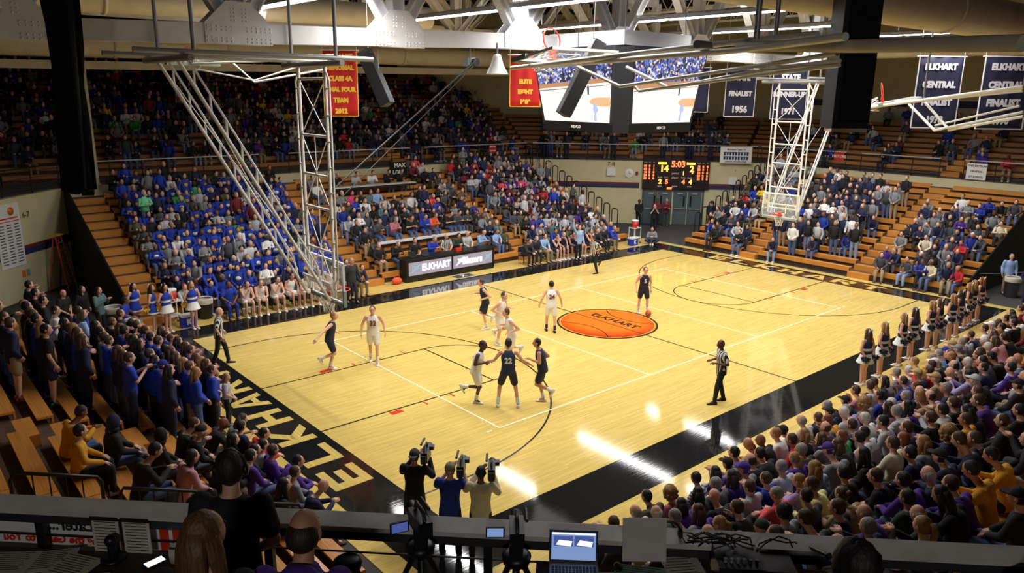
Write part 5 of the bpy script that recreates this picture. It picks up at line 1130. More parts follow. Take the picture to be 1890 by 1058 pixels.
def crowd(key, data, poses, noun, where, group, stand_up=False, right=1, seed=3):
    M0, t, r, seat = STANDS[key]; rnd = random.Random(seed); rows = {}
    for d in data: rows.setdefault(d[0], []).append(d)
    for k in rows:
        rows[k].sort(key=lambda d: d[1]*right)
        for i, (k_, u, st, hc, tp) in enumerate(rows[k]):
            tp = tp.split(':'); col_, opt = tp[0], (tp[1] if len(tp) > 1 else ''); st_ = st.split(':')
            tk = {'h': 'hood', 's': 'short', 'CLAP': 'short', 'BIG': 'short', 'HOOD': 'hood', 'VARS': 'coat'}.get(opt) or rnd.choice(['long', 'long', 'coat'] if col_ in ('black', 'navy', 'dgrey') else ['long'])
            skin = 'brown' if len(st_) > 1 else rnd.choice(['light']*5+['tan']); hs = None if st_[0] == 'bald' else (st_[0], hc)
            pk = rnd.choice(list(poses)); pk = {'CLAP': 't2', 'MOUTH': 't5', 'BIG': 't6', 'HOOD': 't3', 'MAN': 't0', 'FRONT': 't4'}.get(opt, pk)
            J = (STANDP if stand_up else SEATP)[pk]
            y = k*t+(-.3 if stand_up else .16); sc = rnd.uniform(1.04, 1.12)
            M = M0@Matrix.Translation((u, y, k*r))@Matrix.Rotation(rnd.uniform(-.18, .18), 4, 'Z')
            lab = '%s %s %s, %s from left, %s row, %s' % (who(st, hc, noun), CN.get(col_, col_), KN[tk], ORD[i+1], ORD[k+1], where)
            bot = {'BIG': 'navy', 'HOOD': 'khaki', 'MAN': 'khaki'}.get(opt) or rnd.choice(['jeans', 'jeans', 'navy', 'black', 'dgrey', 'khaki'] if not stand_up else ['black', 'black', 'navy', 'dgrey', 'jeans'])
            o = person(pk, J, M, lab, group, col_, tk, bot, 'short' if opt in ('BIG', 'HOOD') else 'long', hs, skin, {'BIG': 'green', 'HOOD': 'coral'}.get(opt, rnd.choice(['black', 'white', 'dgrey', 'brown'])), 'person', sc)
            if opt == 'PH':
                for z_, s_ in ((.86, 'PANTHER'), (.77, 'HYSTERIA')): lettering(s_, 'white_paint', o, frame((0, .118, z_+.04), (-1, 0, 0), (0, 0, 1)), .075, .003, 'back_print')
crowd('S', parse(S_CROWD), ['s0', 's1', 's2', 's3', 's4', 's5', 's7', 's8', 's0', 's8'], 'spectator', 'near right stand', 'spectators in the near right stand', False, -1, 3)
crowd('W', parse(W_CROWD), ['t0', 't1', 't2', 't3', 't4', 't5', 't6'], 'student', 'student section', 'students standing in the near left stand', True, -1, 5)
crowd('W', parse(W_SEATED), ['s0', 's2', 's5', 's8', 's6'], 'spectator', 'near left seats', 'people seated in the near left stand', False, -1, 9)
# ---------------------------------------------------------------- players, officials, cheerleaders, bench, press
def at(x, y, z=0.0, rz=0.0): return Matrix.Translation((x, y, z))@Matrix.Rotation(rz, 4, 'Z')
TOCAM, AWAY, RIGHT_, LEFT_ = R(-40.5), R(139.5), R(49), R(-131)
def J_run(swing=(.36, .38), lean=.2, arms=0, flip=False, turn=0.0, stance=0.0):
    J = J_stand('side', turn, .1, lean); J['anL'] = (.1, .03+stance, .09); J['knL'] = (.1, -.07, .5); J['knR'] = (-.1, -.14, .53); J['anR'] = (-.1, swing[0]-.1, swing[1]); J['ftR'] = (0, -.06, -.1)
    J['elL'], J['wrL'] = (.27, .12, 1.16), (.22, -.12, 1.08); J['elR'], J['wrR'] = (-.27, -.06, 1.16), (-.14, -.3, 1.2)
    if arms == 1: J['elR'], J['wrR'] = (-.42, .12, 1.24), (-.62, .24, 1.12)
    if arms == 2: J['elL'], J['wrL'], J['elR'], J['wrR'] = (.34, -.1, 1.16), (.5, -.26, 1.08), (-.36, -.08, 1.15), (-.52, -.24, 1.02)
    if flip:
        def m(v): return (-v[0], v[1], v[2])
        K = dict(J)
        for k in ('sh', 'el', 'wr', 'hip', 'kn', 'an', 'ft'):
            if k+'R' in J or k+'L' in J:
                for a, b_ in (('L', 'R'), ('R', 'L')):
                    if k+b_ in J: K[k+a] = m(J[k+b_])
                    elif k+a in K: K.pop(k+a)
        J = K
    return J
POSE = dict(run_arm=J_run(arms=1), run_a=J_run(), run_b=J_run(flip=True), run_c=J_run((.42, .5), .24), wide=J_run((.1, .09), .16, 2), walk=J_stand('side', .0, .1, .06, .2), walk2=J_stand('side', 0, .12, .05, .12), dribble=J_stand('side', .0, .13, .14, .1), back=J_stand('side', .0, .12, .05, .16))
W_ = POSE['wide']; W_['knL'], W_['anL'] = (.2, -.1, .5), (.24, .0, .09); W_['knR'], W_['anR'] = (-.18, -.08, .5), (-.25, .04, .09); W_.pop('ftR', None)
for q_, o_ in (('walk', .33), ('walk2', .36)): POSE[q_]['elL'] = (.3, .02, 1.14); POSE[q_]['elR'] = (-.3, .02, 1.14); POSE[q_]['wrL'] = (o_, -.1, .92); POSE[q_]['wrR'] = (-o_, -.1, .92)
POSE['dribble']['elR'] = (-.3, -.02, 1.12); POSE['dribble']['wrR'] = (-.32, -.22, .92)
mat('cloth_homewhite', srgb(236, 234, 230), .8, noise=.04); mat('cloth_awaynavy', srgb(30, 36, 62), .75, noise=.1)
def player(label, key, x, y, rz, team, num, hair, skin='light', shoes='white', sc=1.1, front=False):
    o = person('pl_'+key, POSE[key], at(x, y, 0, rz), label, 'players on the court', 'homewhite' if team == 'w' else 'awaynavy', 'tank', 'homewhite' if team == 'w' else 'awaynavy', 'short', hair, skin, shoes, 'person', sc, vox=.017)
    J = POSE[key]; c = mix(J['chs'], J['wst'], .35); ink = 'stripe_red' if team == 'w' else 'banner_white'
    if num:
        for sg in (1, -1):
            yy = c.y-sg*.142; lettering(num, ink, o, frame((c.x, yy, c.z), (sg, 0, 0), (0, .05, 1)), .2, .008, 'number', .9, .006)
    b = MB()
    for s in 'LR':
        h, k, a = leg_pts(J, s); b.tube(mix(k, a, .62), mix(k, a, .97), .045, .047, 8)
    t = b.build('socks', 'cloth_white' if shoes != 'black' else 'cloth_navy', o)
    return o
player('person in navy uniform running with one arm flung back by the left lane', 'run_arm', -10.35, 1.95, RIGHT_+.1, 'n', '', ('short', 'lb'))
player('person in white number 32 uniform walking forward near the left lane', 'walk', -8.95, 1.75, TOCAM+.15, 'w', '32', ('short', 'br'))
player('person in navy uniform running at midcourt behind a white uniform', 'run_a', -4.0, 2.3, LEFT_+.2, 'n', '', ('short', 'br'))
player('person in white uniform running at midcourt before a navy uniform', 'run_b', -4.75, .6, RIGHT_-.5, 'w', '', ('short', 'br'))
player('person in white uniform half hidden behind navy number 22', 'run_c', -5.75, -1.2, LEFT_+.3, 'w', '', ('short', 'br'))
player('person in white uniform running toward navy number 22 from the left', 'run_c', -8.55, -2.95, RIGHT_-.25, 'w', '', ('buzz', 'bk'), 'dark')
player('person in navy number 22 uniform with back turned and arms spread', 'wide', -7.95, -3.6, AWAY, 'n', '22', ('short', 'bk'), sc=1.12)
player('person in navy uniform running left with one foot kicked up', 'run_b', -7.05, -4.0, LEFT_-.1, 'n', '', ('buzz', 'bk'), 'tan')
player('person in white number 24 uniform walking away near the centre circle', 'walk2', -2.4, .55, AWAY+.1, 'w', '24', ('short', 'bk'), shoes='black')
player('person in navy uniform dribbling the ball beside the centre circle', 'dribble', 2.1, .05, TOCAM+.1, 'n', '5', ('short', 'br'))
bl = thing('basketball', 'orange basketball bouncing beside the centre circle', 'ball', (1.92, -.38, .12)); MB().ball((0, 0, 0), .12, 20).build('cover', 'ball_orange', bl)
for rot in ((0, 0, 0), (R(90), 0, 0), (0, R(90), 0)): MB().path([(.121*math.cos(2*math.pi*i/24), .121*math.sin(2*math.pi*i/24), 0) for i in range(24)], .003, 4, closed=True).build('seam', 'line_black', bl, (0, 0, 0), rot)
def official(label, key, J, x, y, rz, hair, skin='light', top='referee', sc=1.08):
    return person('of_'+key, J, at(x, y, 0, rz), label, 'referees', top, 'short', 'black', 'long', hair, skin, 'black', 'person', sc, vox=.017)
official('person in striped referee shirt walking along the left baseline', 'st', POSE['walk'], -12.75, 4.55, RIGHT_+.3, ('ring', 'gr'))
official('person in striped referee shirt running along the far sideline', 'run', POSE['run_c'], 5.6, 5.9, LEFT_+.5, ('short', 'bk'), 'tan')
J_ = J_stand('side', .0, .12, .05, .16); J_['elL'], J_['wrL'] = (.28, .05, 1.13), (.12, -.2, 1.12); J_['elR'], J_['wrR'] = (-.28, .05, 1.13), (-.1, -.24, 1.14)
official('person in striped referee shirt walking beside the near sideline', 'near', J_, -3.2, -7.1, LEFT_+.1, None, 'dark')
# coaches
person('co_a', POSE['walk2'], at(-6.05, 8.35, 0, R(10)), 'person in dark suit standing by the left bench', None, 'suit', 'coat', 'suit', 'long', ('short', 'gr'), 'tan', 'black', 'person', 1.1)
person('co_b', J_stand('raise'), at(7.1, 8.5, 0, R(-10)), 'person in pale blue shirt raising one arm by the right bench', None, 'lblue', 'long', 'black', 'long', ('short', 'br'), 'light', 'black', 'person', 1.08)
# cheerleaders
pj_ = J_stand('pom', .0, .07, .0); PK = 'cheer'
def pom_mesh():
    b = MB(); rn = random.Random(2)
    for i in range(90):
        d = Vector((rn.gauss(0, 1), rn.gauss(0, 1), rn.gauss(0, 1))).normalized(); a = d.orthogonal().normalized()*.018; e = d*rn.uniform(.1, .15)
        b.add([a*.6, -a*.6, e-a, e+a+Vector((0, 0, -.02))], [(0, 1, 2, 3)])
    b.ball((0, 0, 0), .085, 8); return b
POMS = {m_: pom_mesh().mesh('pom_pom', m_) for m_ in ('banner_navy', 'banner_yellow')}
bow = MB(); bow.prism([(0, 0), (.07, .05), (.07, -.05)], -.012, .012).prism([(0, 0), (-.07, -.05), (-.07, .05)], -.012, .012).ball((0, 0, 0), .018, 6); bow = bow.mesh('hair_bow', 'white_paint')
def cheer(label, x, y, rz, top, bot, hair, group, pom=None, sc=1.0, trim='white_paint', plabel=''):
    o = person(PK, pj_, at(x, y, 0, rz), label, group, top, 'tank', bot, 'skirt', ('long', hair), 'light', 'white', 'person', sc, vox=.017)
    w = link('hair_bow', bow, o); w.matrix_local = head_matrix(pj_)@Matrix.Translation((0, .085, .085))@Matrix.Rotation(R(90), 4, 'X')
    c = V(pj_['chs']); b = MB(); loft(b, [c+V((0, 0, -.19)), c+V((0, 0, -.12))], [.167, .175], [.127, .134]); b.build('uniform_band', trim, o)
    p = V(pj_['pel']); b = MB(); loft(b, [p+V((0, 0, -.215)), p+V((0, 0, -.175))], [.262, .252], [.232, .222]); b.build('skirt_trim', trim, o)
    if pom:
        M = at(x, y, 0, rz)
        for s in 'LR':
            q = link('pom_pom', POMS[pom], None); q.matrix_world = M@Matrix.Translation(V(pj_['wr'+s])*sc+V((0, .04, -.08))); tag(q, plabel+(', left hand' if s == 'L' else ', right hand'), 'pom-pom', 'pom-poms')
CH = [(1.25, -9.05), (2.34, -9.05), (3.82, -9.0), (4.77, -8.95), (6.15, -8.95), (6.68, -9.0), (7.7, -9.05), (8.54, -9.0), (9.93, -8.8), (10.54, -8.75), (11.33, -8.75)]
for i, (x, y) in enumerate(CH):
    cheer('person in navy and white cheer uniform, %s from left on near sideline' % ORD[i+1], x, y, R(168+(i % 3)*9), 'navy', 'white', ['br', 'lb', 'lb', 'dk', 'lb', 'br', 'lb', 'dk', 'lb', 'lb', 'rd'][i], 'navy cheerleaders on the near sideline', 'banner_navy', 1.03, 'white_paint', 'navy pom-pom of the %s cheer uniform along near sideline' % ORD[i+1])
for i, (x, y, rz, hc) in enumerate(((-13.75, 9.85, R(30), 'bk'), (-13.35, 9.2, R(60), 'dk'), (-12.95, 9.0, R(20), 'bk'), (-12.1, 8.85, R(10), 'lb'))):
    cheer('person in blue cheer uniform in far left corner, %s from left' % ORD[i+1], x, y, rz, 'royal', 'white' if i > 1 else 'royal', hc, 'blue cheerleaders in the far left corner', 'banner_yellow', 1.02, 'white_paint', 'gold pom-pom of the %s blue cheer uniform in corner' % ORD[i+1])
# bench chairs and people
def chair_mesh():
    t = {}
    t['seat'] = MB().box((0, 0, .44), (.42, .42, .04)).mesh('seat', 'dark_plastic'); t['backrest'] = MB().box((0, .21, .72), (.42, .03, .26)).mesh('backrest', 'dark_plastic')
    t['leg'] = MB().tube((0, 0, 0), (0, 0, .44), .014, n=6).mesh('leg', 'black_metal'); return t
CM = chair_mesh()
def chair(x, y, rz, label, group):
    t = thing('folding_chair', label, 'chair', (x, y, 0), rz, group)
    link('seat', CM['seat'], t); link('backrest', CM['backrest'], t)
    for dx in (-.18, .18):
        for dy in (-.18, .18): link('leg', CM['leg'], t, (dx, dy, 0))
        MB().tube((dx, .2, .44), (dx, .21, .8), .012, n=6).build('back_post', 'black_metal', t)
def bench(x0, step, y, rows, where, group, seed):
    rn = random.Random(seed)
    for i, (top, tk, bot, bk, hair, skin, noun, shoe) in enumerate(rows):
        x = x0+step*i; pk = rn.choice(['s2', 's0', 's8', 's3']); 
        chair(x, y+.06, 0, 'black folding chair, %s from left on %s' % (ORD[i+1], where), 'chairs on '+where)
        person(pk, SEATP[pk], at(x, y, 0, rn.uniform(-.2, .25)), '%s, %s from left on %s' % (noun, ORD[i+1], where), group, top, tk, bot, bk, hair, skin, shoe, 'person', 1.08)
HW = ('homewhite', 'tank', 'homewhite', 'short'); NV = ('awaynavy', 'tank', 'awaynavy', 'short')
SU = ('suit', 'coat', 'suit', 'long')
bench(-10.6, .6, 9.45, [('royal', 'short', 'blue', 'long', ('short', 'bk'), 'brown', 'person in blue shirt and blue trousers', 'black')]+[HW+(('short', h), s_, 'person in white uniform', 'white') for h, s_ in (('br', 'light'), ('lb', 'light'), ('br', 'light'), ('bk', 'tan'), ('br', 'light'), ('br', 'light'), ('bk', 'tan'))]+[SU+(('short', 'gr'), 'light', 'person in dark suit', 'black'), ('navy', 'long', 'khaki', 'long', ('short', 'br'), 'light', 'person in navy sweater and khaki trousers', 'brown')], 'the left team bench', 'left team bench', 4)
bench(4.3, .62, 9.5, [SU+(('short', 'br'), 'light', 'person in dark suit', 'black'), SU+(('short', 'gr'), 'light', 'person in dark suit and brown shoes', 'brown'), ('lblue', 'long', 'khaki', 'long', ('short', 'br'), 'light', 'person in pale blue shirt', 'brown')]+[NV+(('short', h), s_, 'person in navy uniform', 'white') for h, s_ in (('br', 'light'), ('lb', 'light'), ('bk', 'tan'))]+[NV+(('short', 'br'), 'light', 'person in navy uniform', 'white')]*2+[SU+(('ring', 'gr'), 'light', 'person in dark blazer', 'black'), SU+(('short', 'gr'), 'light', 'person in dark blazer and brown shoes', 'brown'), ('royal', 'long', 'khaki', 'long', ('short', 'gr'), 'light', 'person in blue pullover', 'brown')], 'the right team bench', 'right team bench', 6)
# scorer table crew and press table crew
rn = random.Random(11)
CREW = [(-3.1, 'black', 'long', ('short', 'gr')), (-2.2, 'black', 'long', ('short', 'gr')), (-1.15, 'black', 'short', ('short', 'br')), (-.2, 'royal', 'long', ('short', 'gr')), (.65, 'referee', 'short', ('ring', 'wh')), (1.3, 'dgreen', 'long', ('bob', 'br')), (1.9, 'lgrey', 'long', ('ring', 'gr')), (2.75, 'lblue', 'long', ('ring', 'gr'))]
for i, (x, c_, tk, h) in enumerate(CREW): person('s5' if i % 2 else 's0', SEATP['s5' if i % 2 else 's0'], at(x, 10.4+T+.16, RI, rn.uniform(-.25, .25)), 'person in %s top, %s from left behind the scorer table' % (dict(referee='striped', dgreen='green', royal='blue', lgrey='pale grey', lblue='pale blue').get(c_, c_), ORD[i+1]), 'scorer table crew', c_, tk, rn.choice(['jeans', 'khaki']), 'long', h, 'light', 'black', 'person', 1.1)
CREW2 = [(-2.0, 'dgrey', ('short', 'gr')), (-1.1, 'mauve', ('short', 'gr')), (-.1, 'black', ('short', 'br')), (.7, 'royal', ('short', 'br')), (1.2, 'orange', ('short', 'rd')), (2.2, 'black', ('short', 'bk')), (2.7, 'dgrey', ('short', 'bk'))]
for i, (x, c_, h) in enumerate(CREW2): person('s5', SEATP['s5'], at(x, 10.4+4*T+.16, 4*RI, rn.uniform(-.2, .2)), 'person in %s top, %s from left behind the lower press table' % (dict(dgrey='dark grey', royal='blue').get(c_, c_), ORD[i+1]), 'press table crew', c_, 'short' if c_ == 'black' else 'long', 'jeans', 'long', h, 'light', 'black', 'person', 1.08)
CREW3 = [(-2.3, 'black', ('ring', 'gr')), (-1.2, 'lgrey', ('short', 'br')), (-.2, 'white', ('short', 'br')), (.8, 'black', ('short', 'br')), (1.6, 'black', ('short', 'br'))]
for i, (x, c_, h) in enumerate(CREW3): person('s5', SEATP['s5'], at(x+.6, 10.4+11*T+.16, 11*RI, rn.uniform(-.2, .2)), 'person in %s top, %s from left behind the upper press table' % (dict(lgrey='pale grey').get(c_, c_), ORD[i+1]), 'upper press table crew', c_, 'long', 'jeans', 'long', h, 'light', 'black', 'person', 1.05)
# people in the corners and on the floor
def stander(label, x, y, rz, top, bot='jeans', hair=('short', 'br'), arms='t0', tk='long', z=0, sc=1.06, skin='light', shoes='black', cat='person'): return person(arms, STANDP[arms], at(x, y, z, rz), label, None, top, tk, bot, 'long', hair, skin, shoes, cat, sc)
stander('person in black clothes standing left of the corner doors', 17.4, 13.2, R(-20), 'black', 'black', ('short', 'bk'), 't4', 'coat', skin='dark')
stander('person in maroon top and black trousers by the corner doors', 18.6, 12.7, R(-40), 'maroon', 'black', ('short', 'bk'), 't1', skin='brown'); stander('person in maroon top and grey trousers by the corner doors', 19.2, 12.4, R(-40), 'maroon', 'dgrey', None, 't1')
stander('person in black shirt with hands raised before the corner doors', 16.6, 11.3, R(-40), 'black', 'black', ('short', 'br'), 't5', 'short'); stander('person in navy cap and jacket right of the corner doors', 20.6, 9.9, R(-50), 'navy', 'black', ('cap', 'navy'), 't0', 'coat')
stander('person in blue jacket standing at the left end of the far right stand', 18.8, 8.3, R(-70), 'blue', 'khaki', ('short', 'br'), 't6', 'coat')
stander('person in pale blue shirt standing by the right doorway', 17.0, -8.0, R(-60), 'lblue', 'khaki', ('short', 'gr'), 't0'); stander('person in navy jacket at the right edge of the floor', 15.6, -9.2, R(-60), 'navy', 'navy', ('short', 'br'), 't3', 'coat')
JF = J_seat(.2, 'phone', 0, .3, -.3); 
for k_ in ('pel', 'wst', 'chs', 'nek', 'head', 'shL', 'shR', 'elL', 'elR', 'wrL', 'wrR', 'hipL', 'hipR'): v_ = JF[k_]; JF[k_] = (v_[0], v_[1], v_[2]-.4)
JF['knL'], JF['knR'], JF['anL'], JF['anR'] = (.33, -.3, .22), (-.33, -.3, .22), (.06, -.42, .09), (-.06, -.42, .09)
person('floor', JF, at(13.75, 9.1, 0, R(-50)), 'person in grey top sitting cross-legged at the far corner', None, 'grey', 'long', 'navy', 'long', ('short', 'br'), 'light', 'white', 'person', 1.08)
person('floor', JF, at(16.2, 6.9, 0, R(-70)), 'person in grey top and jeans sitting on floor by right stand', None, 'grey', 'long', 'jeans', 'long', ('short', 'bk'), 'light', 'white', 'person', 1.08)
# band kids and helpers beside the left wall
for i, (x, y, z, c_, h, a_, tk) in enumerate(((-19.2, 11.2, .8, 'dgrey', ('short', 'br'), 't0', 'short'), (-15.9, 10.0, 0, 'black', None, 't4', 'short'), (-15.3, 10.2, 0, 'black', ('long', 'bk'), 't3', 'long'), (-14.9, 9.7, 0, 'teal', ('long', 'dk'), 't2', 'hood'))):
    stander(['person in dark grey shirt standing beside the records board', 'person in black short-sleeved shirt near the tall trash can', 'person in black sweater near the tall trash can', 'person in teal hoodie in front of the tall trash can'][i], x, y, R(40), c_, 'black', h, a_, tk, z)
person('s6', SEATP['s6'], at(-14.2, 9.5, .0, R(60)), 'person in blue shirt and white trousers by the tall trash can', None, 'royal', 'short', 'white', 'long', ('short', 'bk'), 'brown', 'white', 'person', 1.05)
stander('small person in blue shirt at the foot of the student section', -14.3, .55, R(60), 'royal', 'jeans', ('short', 'br'), 't4', 'short', sc=.8); stander('small person in grey shirt standing at the front of the student section', -14.25, -.05, R(60), 'lgrey', 'black', ('long', 'lb'), 't4', 'short', sc=.84)
# camera operators on the floor near the left baseline corner
JC = J_stand('camera', .0, .14, .04)
def shoulder_camera(label, M):
    t = thing('shoulder_camera', label, 'video camera'); t.matrix_world = M
    MB().box((0, 0, 0), (.13, .36, .2)).build('body', 'black_plastic', t); MB().tube((0, -.18, 0), (0, -.36, .01), .055, .065, 14).build('lens', 'black_plastic', t); MB().path([(0, -.14, .1), (0, -.1, .19), (0, .1, .19), (0, .14, .1)], .018, 6).build('handle', 'dark_plastic', t); MB().tube((.09, -.32, .16), (.09, -.02, .17), .022, n=8).build('microphone', 'dark_plastic', t); MB().box((-.1, -.1, .1), (.08, .12, .07)).build('viewfinder', 'dark_plastic', t); MB().box((0, .2, -.02), (.1, .06, .16)).build('battery', 'dark_plastic', t)
for i, (x, y, top, bot, hair, lab) in enumerate(((-13.45, -7.35, 'black', 'black', ('capback', 'dgrey'), 'person in black with grey cap aiming a shoulder camera'), (-13.25, -8.2, 'blue', 'black', ('cap', 'khaki'), 'person in blue shirt and khaki cap aiming a shoulder camera'), (-12.9, -8.65, 'cream', 'black', ('buzz', 'bk'), 'person in pale shirt aiming a shoulder camera'))):
    rz = AWAY-R(6)+i*.05; M = at(x, y, 0, rz)
    person('camop', JC, M, lab, 'camera operators', top, 'short' if i == 1 else 'long', bot, 'long', hair, 'brown' if i == 2 else 'light', 'black', 'person', 1.1, vox=.016)
    shoulder_camera(['shoulder camera held by the person in black', 'shoulder camera held by the person in blue shirt', 'shoulder camera held by the person in pale shirt'][i], M@Matrix.Translation((-.19, -.16, 1.74)))
# people behind the near rail
def sw_person(key, J, s, d, z, rz, label, **k): return person(key, J, Matrix.Translation(SW(s, d, z))@Matrix.Rotation(rz, 4, 'Z'), label, None, **k)
mat('hair_honey', srgb(104, 74, 46), .5, noise=.35, scale=70, bump=.5, stretch=(1, 1, .1))
JH = J_stand('front', .12, .12, .05); o = sw_person('headset', JH, -3.76, .42, 4.2, AWAY, 'person in black shirt wearing a headset standing at the near rail', top='black', tkind='short', bot='black', hair=('short', 'dk'), scale=1.06, vox=.012)
hs = MB(); hs.path([(.095*math.cos(a), 0, .13*math.sin(a)+.0) for a in [math.pi*i/10 for i in range(11)]], .009, 6); hs.ball((.092, 0, -.0), .042, 10, 0, (.45, 1, 1)).ball((-.092, 0, 0), .042, 10, 0, (.45, 1, 1)).path([(.095, -.02, -.02), (.09, -.09, -.06), (.05, -.12, -.07)], .006, 6); t = hs.build('headset', 'black_plastic'); tag(t, 'black headset worn by the person at the near rail', 'headset'); t.matrix_world = Matrix.Translation(SW(-3.76, .42, 4.2))@Matrix.Rotation(AWAY, 4, 'Z')@Matrix.Scale(1.06, 4)@head_matrix(JH)
sw_person('near_s0', J_seat(.12, 'lap', -.5), -3.36, 1.62, 4.85, AWAY, 'person in black sweater in the near left foreground', top='black', tkind='long', bot='black', hair=('long', 'honey'), scale=1.07, vox=.013)
sw_person('near_s1', J_seat(.25, 'lap', -.1), -2.9, 1.55, 4.85, AWAY, 'person in purple hoodie in the near foreground', top='purple', tkind='hood', bot='black', hair=('ring', 'dk'), skin='tan', scale=1.04, vox=.013)
sw_person('near_s2', J_seat(.3, 'phone', .1), -.16, 1.66, 4.8, AWAY, 'person in black top in the near right foreground', top='black', tkind='long', bot='black', hair=('afro', 'bk'), skin='brown', scale=1.1, vox=.013)
# ---------------------------------------------------------------- the far crowd: hundreds of small seated figures as one object
def low_person(stand=False, arms=0):
    b = MB()                                                    # material ids: 0 skin 1 hair 2 top 3 trousers 4 shoes 5 emblem
    def bl(c, r, sc, mi, n=7): q = MB(); q.ball(c, r, n, mi, sc); b.add(q.v, q.f, mi, True)
    def tb(p, mi, rs, n=6): q = MB(); q.path(p, rs, n); b.add(q.v, q.f, mi, True)
    def lf(pts, rx, ry, mi): q = MB(); loft(q, pts, rx, ry, n=8); b.add(q.v, q.f, mi, True)
    J = J_stand('cross' if arms == 1 else 'front' if arms == 2 else 'side') if stand else J_seat(.15, ('lap', 'cross', 'knees')[arms])
    if arms == 2 and not stand: J = J_seat(.42, 'knees')
    h = V(J['head']); bl(h, .1, (.8, 1, 1.22), 0, 8); bl(h+V((0, .022, .026)), .104, (.84, 1, 1.08), 1, 8)
    pel, wst, chs, nek = (V(J[k]) for k in ('pel', 'wst', 'chs', 'nek'))
    lf([pel-V((0, 0, .06)), wst, chs, mix(chs, nek, .65), nek+V((0, 0, .02))], [.18, .165, .19, .17, .07], [.135, .125, .13, .1, .06], 2)
    for s in 'LR':
        a = arm_pts(J, s); tb([a[0], a[1], mix(a[1], a[2], .9)], 2, [.07, .058, .045]); bl(a[2], .045, (1, 1, 1), 0, 5)
        l = leg_pts(J, s); tb(l, 3, [.1, .078, .055]); q = MB(); q.box(l[2]+V((0, -.06, -.05)), (.09, .25, .08)); b.add(q.v, q.f, 4)
    c = mix(chs, wst, .3); q = MB(); q.ball(c+V((0, -.11, 0)), .1, 8, 5, (1, .42, .85)); b.add(q.v, q.f, 5, True)
    return b
LOW = {(st, a): low_person(st, a) for st in (False, True) for a in (0, 1, 2)}
SV, SF, SC, SS = [], [], [], []
def add_low(M, stand, arms, cols, emblem):
    b = LOW[stand, arms]; base = len(SV); keep = None
    SV.extend([tuple(M@V(v)) for v in b.v])
    for f, mi, sm in zip(b.f, b.m, b.sm):
        if mi == 5 and not emblem: continue
        SF.append(tuple(i+base for i in f)); SC.append(cols[mi]); SS.append(sm)
CL = {k: srgb(*c) for k, c in CLOTH.items()}; HL = {k: srgb(*c) for k, c in HAIR.items()}
def far_crowd(key, rows, u0, u1, p, palette, step=.52, stand=0.0, seed=1, emblem=0.0, skip=None, fan=0.0, emb=None):
    M0, t, r, seat = STANDS[key]; rn = random.Random(seed); names = list(palette); wts = list(palette.values())
    for k in rows:
        u = u0-fan*k*t+rn.uniform(0, .3)
        while u < u1+fan*k*t:
            pr = p(k, u) if callable(p) else p
            if rn.random() < pr and not (skip and skip(k, u)):
                st = rn.random() < stand; y = k*t+(-.28 if st else .16); a = rn.choice((0, 0, 1, 2))
                M = M0@Matrix.Translation((u+rn.uniform(-.06, .06), y, k*r))@Matrix.Rotation(rn.uniform(-.35, .35), 4, 'Z')@Matrix.Scale(rn.uniform(1.0, 1.12), 4)
                tp = rn.choices(names, wts)[0]; hair = HL[rn.choices(['bk', 'br', 'dk', 'lb', 'gr', 'wh'], [4, 6, 4, 3, 3, 1])[0]]
                sk = SKIN[rn.choices(['light', 'tan', 'brown', 'dark'], [8, 3, 1, 1])[0]]
                if rn.random() < .1: hair = sk
                elif rn.random() < .06: hair = CL[rn.choice(['white', 'black', 'navy', 'blue', 'red'])]
                cols = [sk, hair, CL[tp], CL[rn.choice(['jeans', 'jeans', 'navy', 'black', 'dgrey', 'khaki', 'ljeans'])], CL[rn.choice(['black', 'white', 'dgrey', 'brown'])], CL[emb or rn.choice(['gold', 'pyellow', 'white'])]]
                add_low(M, st, a, cols, tp in ('royal', 'blue') and rn.random() < emblem)
            u += step*rn.uniform(.92, 1.15)
BLUE = dict(royal=10, blue=6, navy=3, black=3, grey=2, dgrey=1, white=1, green=.4, mint=.2, lgrey=1.2, olive=.5, maroon=.4, plaid=0)
MIX_ = dict(black=5, navy=4, dgrey=3, grey=4, royal=1, blue=1, red=.6, maroon=1, coral=.4, purple=.8, white=1, lgrey=2, olive=1, hotpink=.2, cream=.6, green=.3, lblue=1, yellow=.3, teal=.5)
NAVY = dict(navy=6, black=4, white=1.6, grey=2, dgrey=2, lgrey=1.2, blue=.8)
DARK = dict(black=6, navy=4, dgrey=4, grey=3, blue=2, maroon=1, red=.6, white=.8, lgrey=1, purple=.5, olive=1, yellow=.2, green=.4)
BLUE.pop('plaid')
far_crowd('N', range(0, 14), -12.1, -4.8, lambda k, u: .97 if k < 12 else .7, BLUE, .5, .12, 21, .75)
press = lambda k, u: (k <= 1 and -3.6 < u < 3.4) or (k in (2, 3, 4) and -2.9 < u < 3.3) or (k in (9, 10, 11) and -2.9 < u < 3.5) or (k >= 12 and u < 3.4)
far_crowd('N', range(1, 14), -3.2, 4.5, lambda k, u: .8 if k < 8 else .55, MIX_, .52, .03, 22, 0, press)
far_crowd('N', range(0, 14), 6.0, 11.9, lambda k, u: .95 if k < 12 else .75, MIX_, .5, .06, 23, 0)
far_crowd('E', range(0, 13), -7.0, -4.0, .72, MIX_, .55, .08, 24); far_crowd('E', range(0, 12), -2.7, 1.8, lambda k, u: .96 if (1 < k < 11 and u < 1.2) else .35, NAVY, .46, .85, 25)
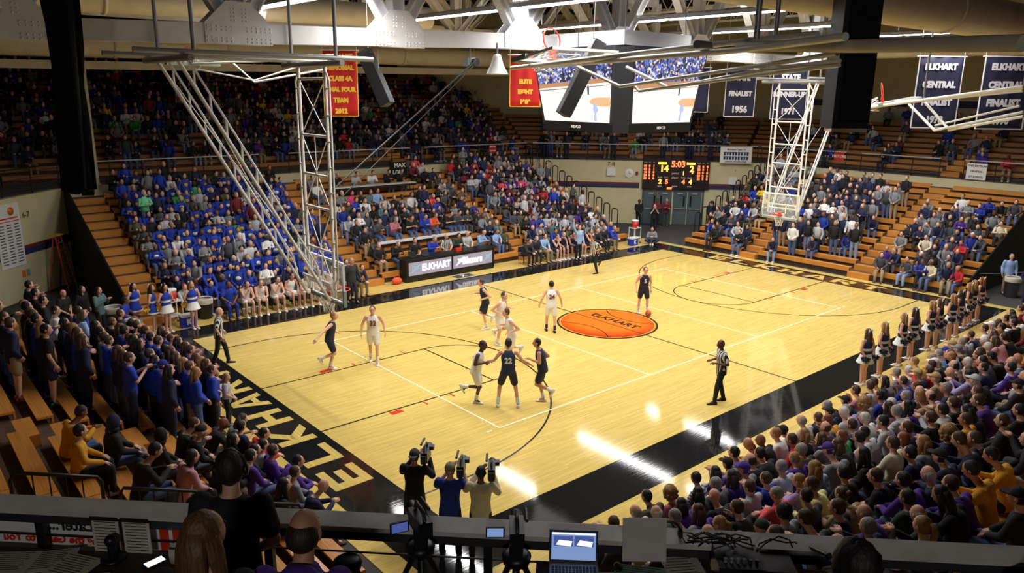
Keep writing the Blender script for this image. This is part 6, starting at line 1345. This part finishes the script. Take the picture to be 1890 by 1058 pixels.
far_crowd('E', range(0, 11), 3.2, 6.9, lambda k, u: .75 if k < 8 else .4, dict(grey=4, navy=4, black=4, dgrey=3, blue=1, purple=.6, white=1, red=.5, cream=.5), .54, .0, 26)
far_crowd('NU', range(1, 16), -15, -5.8, lambda k, u: .5, DARK, .52, .02, 27, .2, None, .4); far_crowd('NU', range(1, 16), -4.4, 3.8, lambda k, u: .72 if k < 12 else .45, DARK, .52, .02, 28); far_crowd('NU', range(0, 15), 5.2, 14, lambda k, u: .66 if k < 9 else .35, DARK, .52, .0, 29, 0, None, .3)
far_crowd('NWU', range(0, 11), -6, 3.4, .45, DARK, .55, .02, 30); far_crowd('NEU', range(0, 9), -3.5, 9.5, .22, DARK, .55, .05, 31); far_crowd('EU', range(0, 9), -9, 9.5, .16, DARK, .55, 0, 32)
M0_ = STANDS['NEU'][0]; rn = random.Random(5)
for i in range(9): add_low(M0_@Matrix.Translation((rn.uniform(-3.5, 9.5), -rn.uniform(.5, 2.0), 0))@Matrix.Rotation(rn.uniform(-.4, .4), 4, 'Z')@Matrix.Scale(1.06, 4), True, rn.choice((0, 1)), [SKIN['light'], HL['br'], CL[rn.choice(['black', 'navy', 'dgrey', 'grey'])], CL['navy'], CL['black'], CL['gold']], False)
me = bpy.data.meshes.new('far_spectators'); me.from_pydata(SV, [], SF); me.polygons.foreach_set('use_smooth', SS)
ca = me.attributes.new('outfit', 'FLOAT_COLOR', 'FACE'); flat = []
for c in SC: flat.extend((*c, 1.0))
ca.data.foreach_set('color', flat)
m = bpy.data.materials.new('outfit_colours'); m.use_nodes = True; nt = m.node_tree; at_ = nt.nodes.new('ShaderNodeAttribute'); at_.attribute_name = 'outfit'; nt.links.new(at_.outputs['Color'], nt.nodes['Principled BSDF'].inputs['Base Color']); nt.nodes['Principled BSDF'].inputs['Roughness'].default_value = .8
me.materials.append(m); me.update()
o = link('far_spectators', me); o['kind'] = 'stuff'; tag(o, 'rows of far spectators filling the far and right stands', 'spectators')

bpy.data.scenes.remove(work_scene)
